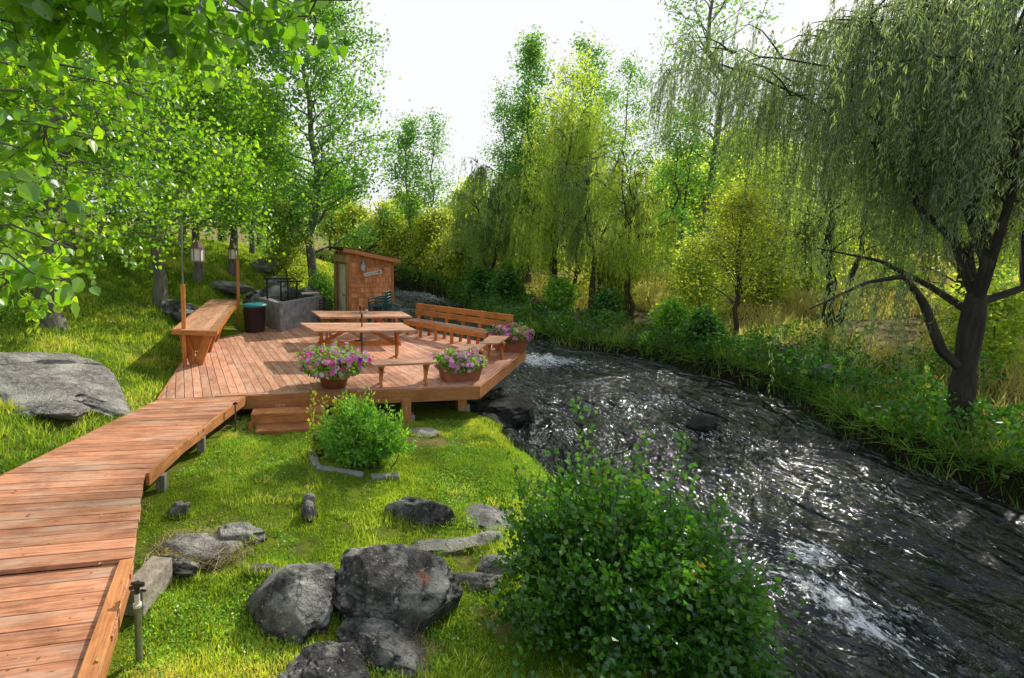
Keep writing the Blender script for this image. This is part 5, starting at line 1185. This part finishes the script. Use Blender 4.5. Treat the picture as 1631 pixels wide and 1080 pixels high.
grass('lawn_tufts', 'longer grass tufts in the lawn and round the boulders', 60000, (-3.0, 3.4), (1.8, 9.5), .045, .095, 'lawn', 702, lambda x, y, z, sd, rt, c: (~rt) & (sd > .2) & (c > .42) & ~bare(x, y) & ((sd > 1.0) | (y > 5.4)), clump=3.2)
grass('slope_grass', 'grass on the slope left of the boardwalk and deck', 260000, (-14, -3.0), (1.5, 32), .06, .16, 'slope', 703, lambda x, y, z, sd, rt, c: (x < -3.0) & (c > -.9) & (z > -.4), wid=.012)
grass('bank_grass', 'tall rank grass along the far river bank', 210000, (-8, 14), (2., 52), .14, .42, 'tall', 704, lambda x, y, z, sd, rt, c: rt & (x > -8) & (sd > -.22) & (sd < 2.0 + c), wid=.014, clump=1.2)
grass('bank_grass', 'sparse shore grass along the lawn side of the river', 26000, (-2, 4.5), (1.5, 34), .08, .24, 'tall', 705, lambda x, y, z, sd, rt, c: (~rt) & (sd > .05) & (sd < .6) & (c > -.1), wid=.01)
grass('meadow_grass', 'dry golden meadow grass behind the far bank', 150000, (8, 46), (4, 52), .2, .55, 'gold', 706, lambda x, y, z, sd, rt, c: rt & (sd > 1.6) & (c > -.5), wid=.02, clump=.5)
def leafy(name, label, N_, xr, yr, mat, seed, cond, ls, hh):
    r_ = np.random.default_rng(seed); x = r_.uniform(*xr, N_); y = r_.uniform(*yr, N_); z, sd_, rt = ground(x, y, True); c = fbm(np.c_[x, y, 0 * x] * 1.1, 3, seed); ok = cond(x, y, z, sd_, rt, c)
    x, y, z, c = x[ok], y[ok], z[ok], c[ok]; hgt = hh * (.5 + .9 * np.clip(c + .5, 0, 1.4)); n_ = len(x)
    m = MB(); scatter(m, np.c_[x, y, z + hgt * r_.random(n_) ** .6], rdir(n_, .5), *LEAF, ls * r_.uniform(.6, 1.3, n_) * (1 + y * .02), np.clip(.4 + .3 * c + r_.normal(0, .2, n_), 0, 1)); tag(m.build(name, M[mat]), label, 'undergrowth', None, 'stuff')
leafy('bank_weeds', 'leafy weeds crowding the far river bank', 150000, (3, 15), (2.5, 34), 'bush', 711, lambda x, y, z, sd, rt, c: rt & (sd > .0) & (sd < 2.4 + c) & (c > -.35), .07, .42)
leafy('shore_weeds', 'dark leafy weeds along the near shore below the big shrub', 26000, (1.2, 4.2), (2.2, 5.6), 'bush', 713, lambda x, y, z, sd, rt, c: (~rt) & (sd > -.05) & (sd < 1.1) & (x > 1.6), .05, .30)
leafy('lawn_weeds', 'small clover like weeds in the lawn', 60000, (-3., 3.2), (1.8, 9), 'herb', 712, lambda x, y, z, sd, rt, c: (~rt) & (sd > .3) & (c > .25) & ~bare(x, y) & ~inpoly(x, y, np.array(QW[0])) & ~inpoly(x, y, np.array(QW[1])) & ~inpoly(x, y, np.array(QW[2])) & ~inpoly(x, y, np.array(DK)), .022, .04)
# grass crowding round the rocks and posts on the lawn
r_ = np.random.default_rng(55); Pr = []
for (rx_, ry_, a_, b_, rz) in ROCKS:
    if -3 < rx_ < 2.2 and 3 < ry_ < 8.6:
        th = r_.uniform(0, 2 * PI, 420); q = 1 + r_.normal(0, .05, 420); dx, dy = np.cos(th) * a_ * q * .93, np.sin(th) * b_ * q * .93
        Pr.append(np.c_[rx_ + dx * math.cos(rz) - dy * math.sin(rz), ry_ + dx * math.sin(rz) + dy * math.cos(rz)])
Pr = np.concatenate(Pr); ok = np.ones(len(Pr), bool)
for q_ in QW: ok &= ~inpoly(Pr[:, 0], Pr[:, 1], np.array(q_))
Pr = Pr[ok]; m = MB(); scatter(m, np.c_[Pr, ground(Pr[:, 0], Pr[:, 1]) - .01], np.c_[r_.normal(size=(len(Pr), 2)) * .4, np.ones(len(Pr))], *BLADE, r_.uniform(.05, .13, len(Pr)), np.clip(r_.normal(.4, .25, len(Pr)), 0, 1), wscale=.06)
tag(m.build('rock_edge_grass', M['lawn']), 'longer uncut grass crowding round the feet of the lawn rocks', 'grass', None, 'stuff')
# fallen leaves on the boards and the lawn
n_ = 900; x = r_.uniform(-4.2, 3.0, n_); y = r_.uniform(1.6, 15, n_); on = inpoly(x, y, np.array(DK)); ow = np.zeros(n_, bool)
for q_ in QW: ow |= inpoly(x, y, np.array(q_))
z, sd_, rt_ = ground(x, y, True); z = np.where(on, .006, np.where(ow, .105, z + .03)); ok = on | ow | (sd_ > .4) & (~rt_); ok &= r_.random(n_) < np.where(on | ow, .55, .6)
m = MB(); scatter(m, np.c_[x, y, z][ok], rdir(ok.sum()) * [1, 1, .06], *LEAF, r_.uniform(.018, .04, ok.sum()), r_.random(ok.sum()), roll=r_.normal(0, .25, ok.sum()) + PI / 2 * 0)
M['dead'] = leaf_mat('fallen_leaf', [(0, (.22, .12, .05)), (.5, (.48, .33, .10)), (1, (.62, .52, .16))], .2, .03, 1., (1, 1, 1))
tag(m.build('fallen_leaves', M['dead']), 'small fallen leaves lying on the boards and lawn', 'leaves', None, 'stuff')
# grass hanging over the far bank lip, leaning to the water
r_ = np.random.default_rng(91); n_ = 260000; x = r_.uniform(-7, 10.5, n_); y = 2 + 46 * r_.random(n_) ** 1.4; z, sd_, rt_ = ground(x, y, True)
ok = rt_ & (sd_ > -.02) & (sd_ < .32); x, y, z, sd_ = x[ok], y[ok], z[ok], sd_[ok]
e1 = ground(x + .15, y, True)[1]; e2 = ground(x, y + .15, True)[1]; gr = np.c_[e1 - sd_, e2 - sd_]; gr /= np.linalg.norm(gr, axis=1, keepdims=True) + 1e-6
D_ = np.c_[-gr * r_.uniform(.3, 1.3, (len(x), 1)) + r_.normal(size=(len(x), 2)) * .35, r_.uniform(-.25, .9, len(x))]
m = MB(); scatter(m, np.c_[x, y, np.maximum(z, WZ + .22) + .02], D_, *BLADE, r_.uniform(.16, .42, len(x)), np.clip(.4 + .3 * fbm(np.c_[x, y, z] * 1.3, 2, 4) + r_.normal(0, .18, len(x)), 0, 1), wscale=.09 * (1 + y * .04))
tag(m.build('bank_fringe', M['tall']), 'drooping grass fringe hanging over the far bank lip', 'grass', None, 'stuff')
# straw patch
r_ = np.random.default_rng(5); n_ = 2600; x = -1.85 + r_.normal(size=n_) * .22; y = 4.65 + r_.normal(size=n_) * .13; ok = (x > -2.25)
x, y = x[ok], y[ok]; P_ = np.c_[x, y, ground(x, y) + .03 + r_.random(len(x)) * .05]; m = MB(); scatter(m, P_, rdir(len(x)) * [1, 1, .15], *BLADE, r_.uniform(.08, .18, len(x)), r_.random(len(x)), wscale=.04)
x = .08 + r_.normal(size=700) * .12; y = 3.52 + r_.normal(size=700) * .07; m2 = MB(); scatter(m2, np.c_[x, y, ground(x, y) + .02], rdir(700, .8), *BLADE, r_.uniform(.08, .2, 700), r_.random(700), wscale=.03)
tag(m.build('straw', M['straw']), 'dry straw lying on the flat rock beside the boardwalk', 'straw', None, 'stuff')
tag(m2.build('straw', M['straw']), 'dead straw tuft in front of the largest boulder', 'straw', None, 'stuff')

# ================= light, sky, camera
SUN_AZ, SUN_EL = R(41), R(35)
w = bpy.data.worlds.new('World'); S.world = w; w.use_nodes = True; nt = w.node_tree; nt.nodes.clear()
sky = nt.nodes.new('ShaderNodeTexSky'); sky.sky_type = 'NISHITA'; sky.sun_disc = False; sky.sun_elevation = SUN_EL; sky.sun_rotation = SUN_AZ; sky.dust_density = 3.; sky.air_density = 1.; sky.ozone_density = 1.5
bg = nt.nodes.new('ShaderNodeBackground'); bg.inputs[1].default_value = .15
out = nt.nodes.new('ShaderNodeOutputWorld')
tc = nt.nodes.new('ShaderNodeTexCoord')
cl1 = noise(nt, vmap(nt, tc.outputs['Generated'], (1.2, 1.2, 3)), 1.8, 6, .55)
dp = N(nt, 'ShaderNodeVectorMath', operation='DOT_PRODUCT'); L(nt, tc.outputs['Generated'], dp.inputs[0]); dp.inputs[1].default_value = (math.sin(R(24)) * math.cos(R(36)), math.cos(R(24)) * math.cos(R(36)), math.sin(R(36)))
cf = mth(nt, 'MULTIPLY', mth(nt, 'SUBTRACT', mth(nt, 'ADD', dp.outputs['Value'], mth(nt, 'MULTIPLY', cl1, .7)), 0.86), 2.6, True)
cf = mth(nt, 'ADD', mth(nt, 'MULTIPLY', cf, .58), mth(nt, 'ADD', .40, mth(nt, 'MULTIPLY', cl1, .24)), True)
mx = mixc(nt, cf, sky.outputs[0], (6.5, 6.6, 6.75))
L(nt, mx, bg.inputs[0]); L(nt, bg.outputs[0], out.inputs[0])
sl_ = bpy.data.lights.new('sun', 'SUN'); sl_.energy = 5.; sl_.angle = R(.6); sl_.color = (1, .93, .80)
so = bpy.data.objects.new('sun', sl_); COL.objects.link(so)
from mathutils import Vector
dirv = Vector((math.sin(SUN_AZ) * math.cos(SUN_EL), math.cos(SUN_AZ) * math.cos(SUN_EL), math.sin(SUN_EL)))
so.rotation_euler = dirv.to_track_quat('Z', 'Y').to_euler(); so.location = (20, 20, 30)
cam = bpy.data.cameras.new('camera'); co = bpy.data.objects.new('camera', cam); COL.objects.link(co); S.camera = co
co.location = (0, 0, ZC); co.rotation_euler = (PI / 2 - PIT, 0, 0); cam.sensor_width = 36; cam.lens = 36 * FPX / 1631
cam.shift_x = (815.5 - U0) / 1631; cam.shift_y = -(540 - V0) / 1631; cam.clip_end = 2000; cam.clip_start = .05
S.view_settings.view_transform = 'Standard'; S.view_settings.look = 'None'; S.view_settings.exposure = 0; S.view_settings.gamma = 1
c = S.cycles; c.max_bounces = 6; c.diffuse_bounces = 3; c.glossy_bounces = 2; c.transmission_bounces = 3; c.transparent_max_bounces = 4
c.use_denoising = True; c.sample_clamp_indirect = 6
for o in S.objects:
    if '_o' in o: del o['_o']
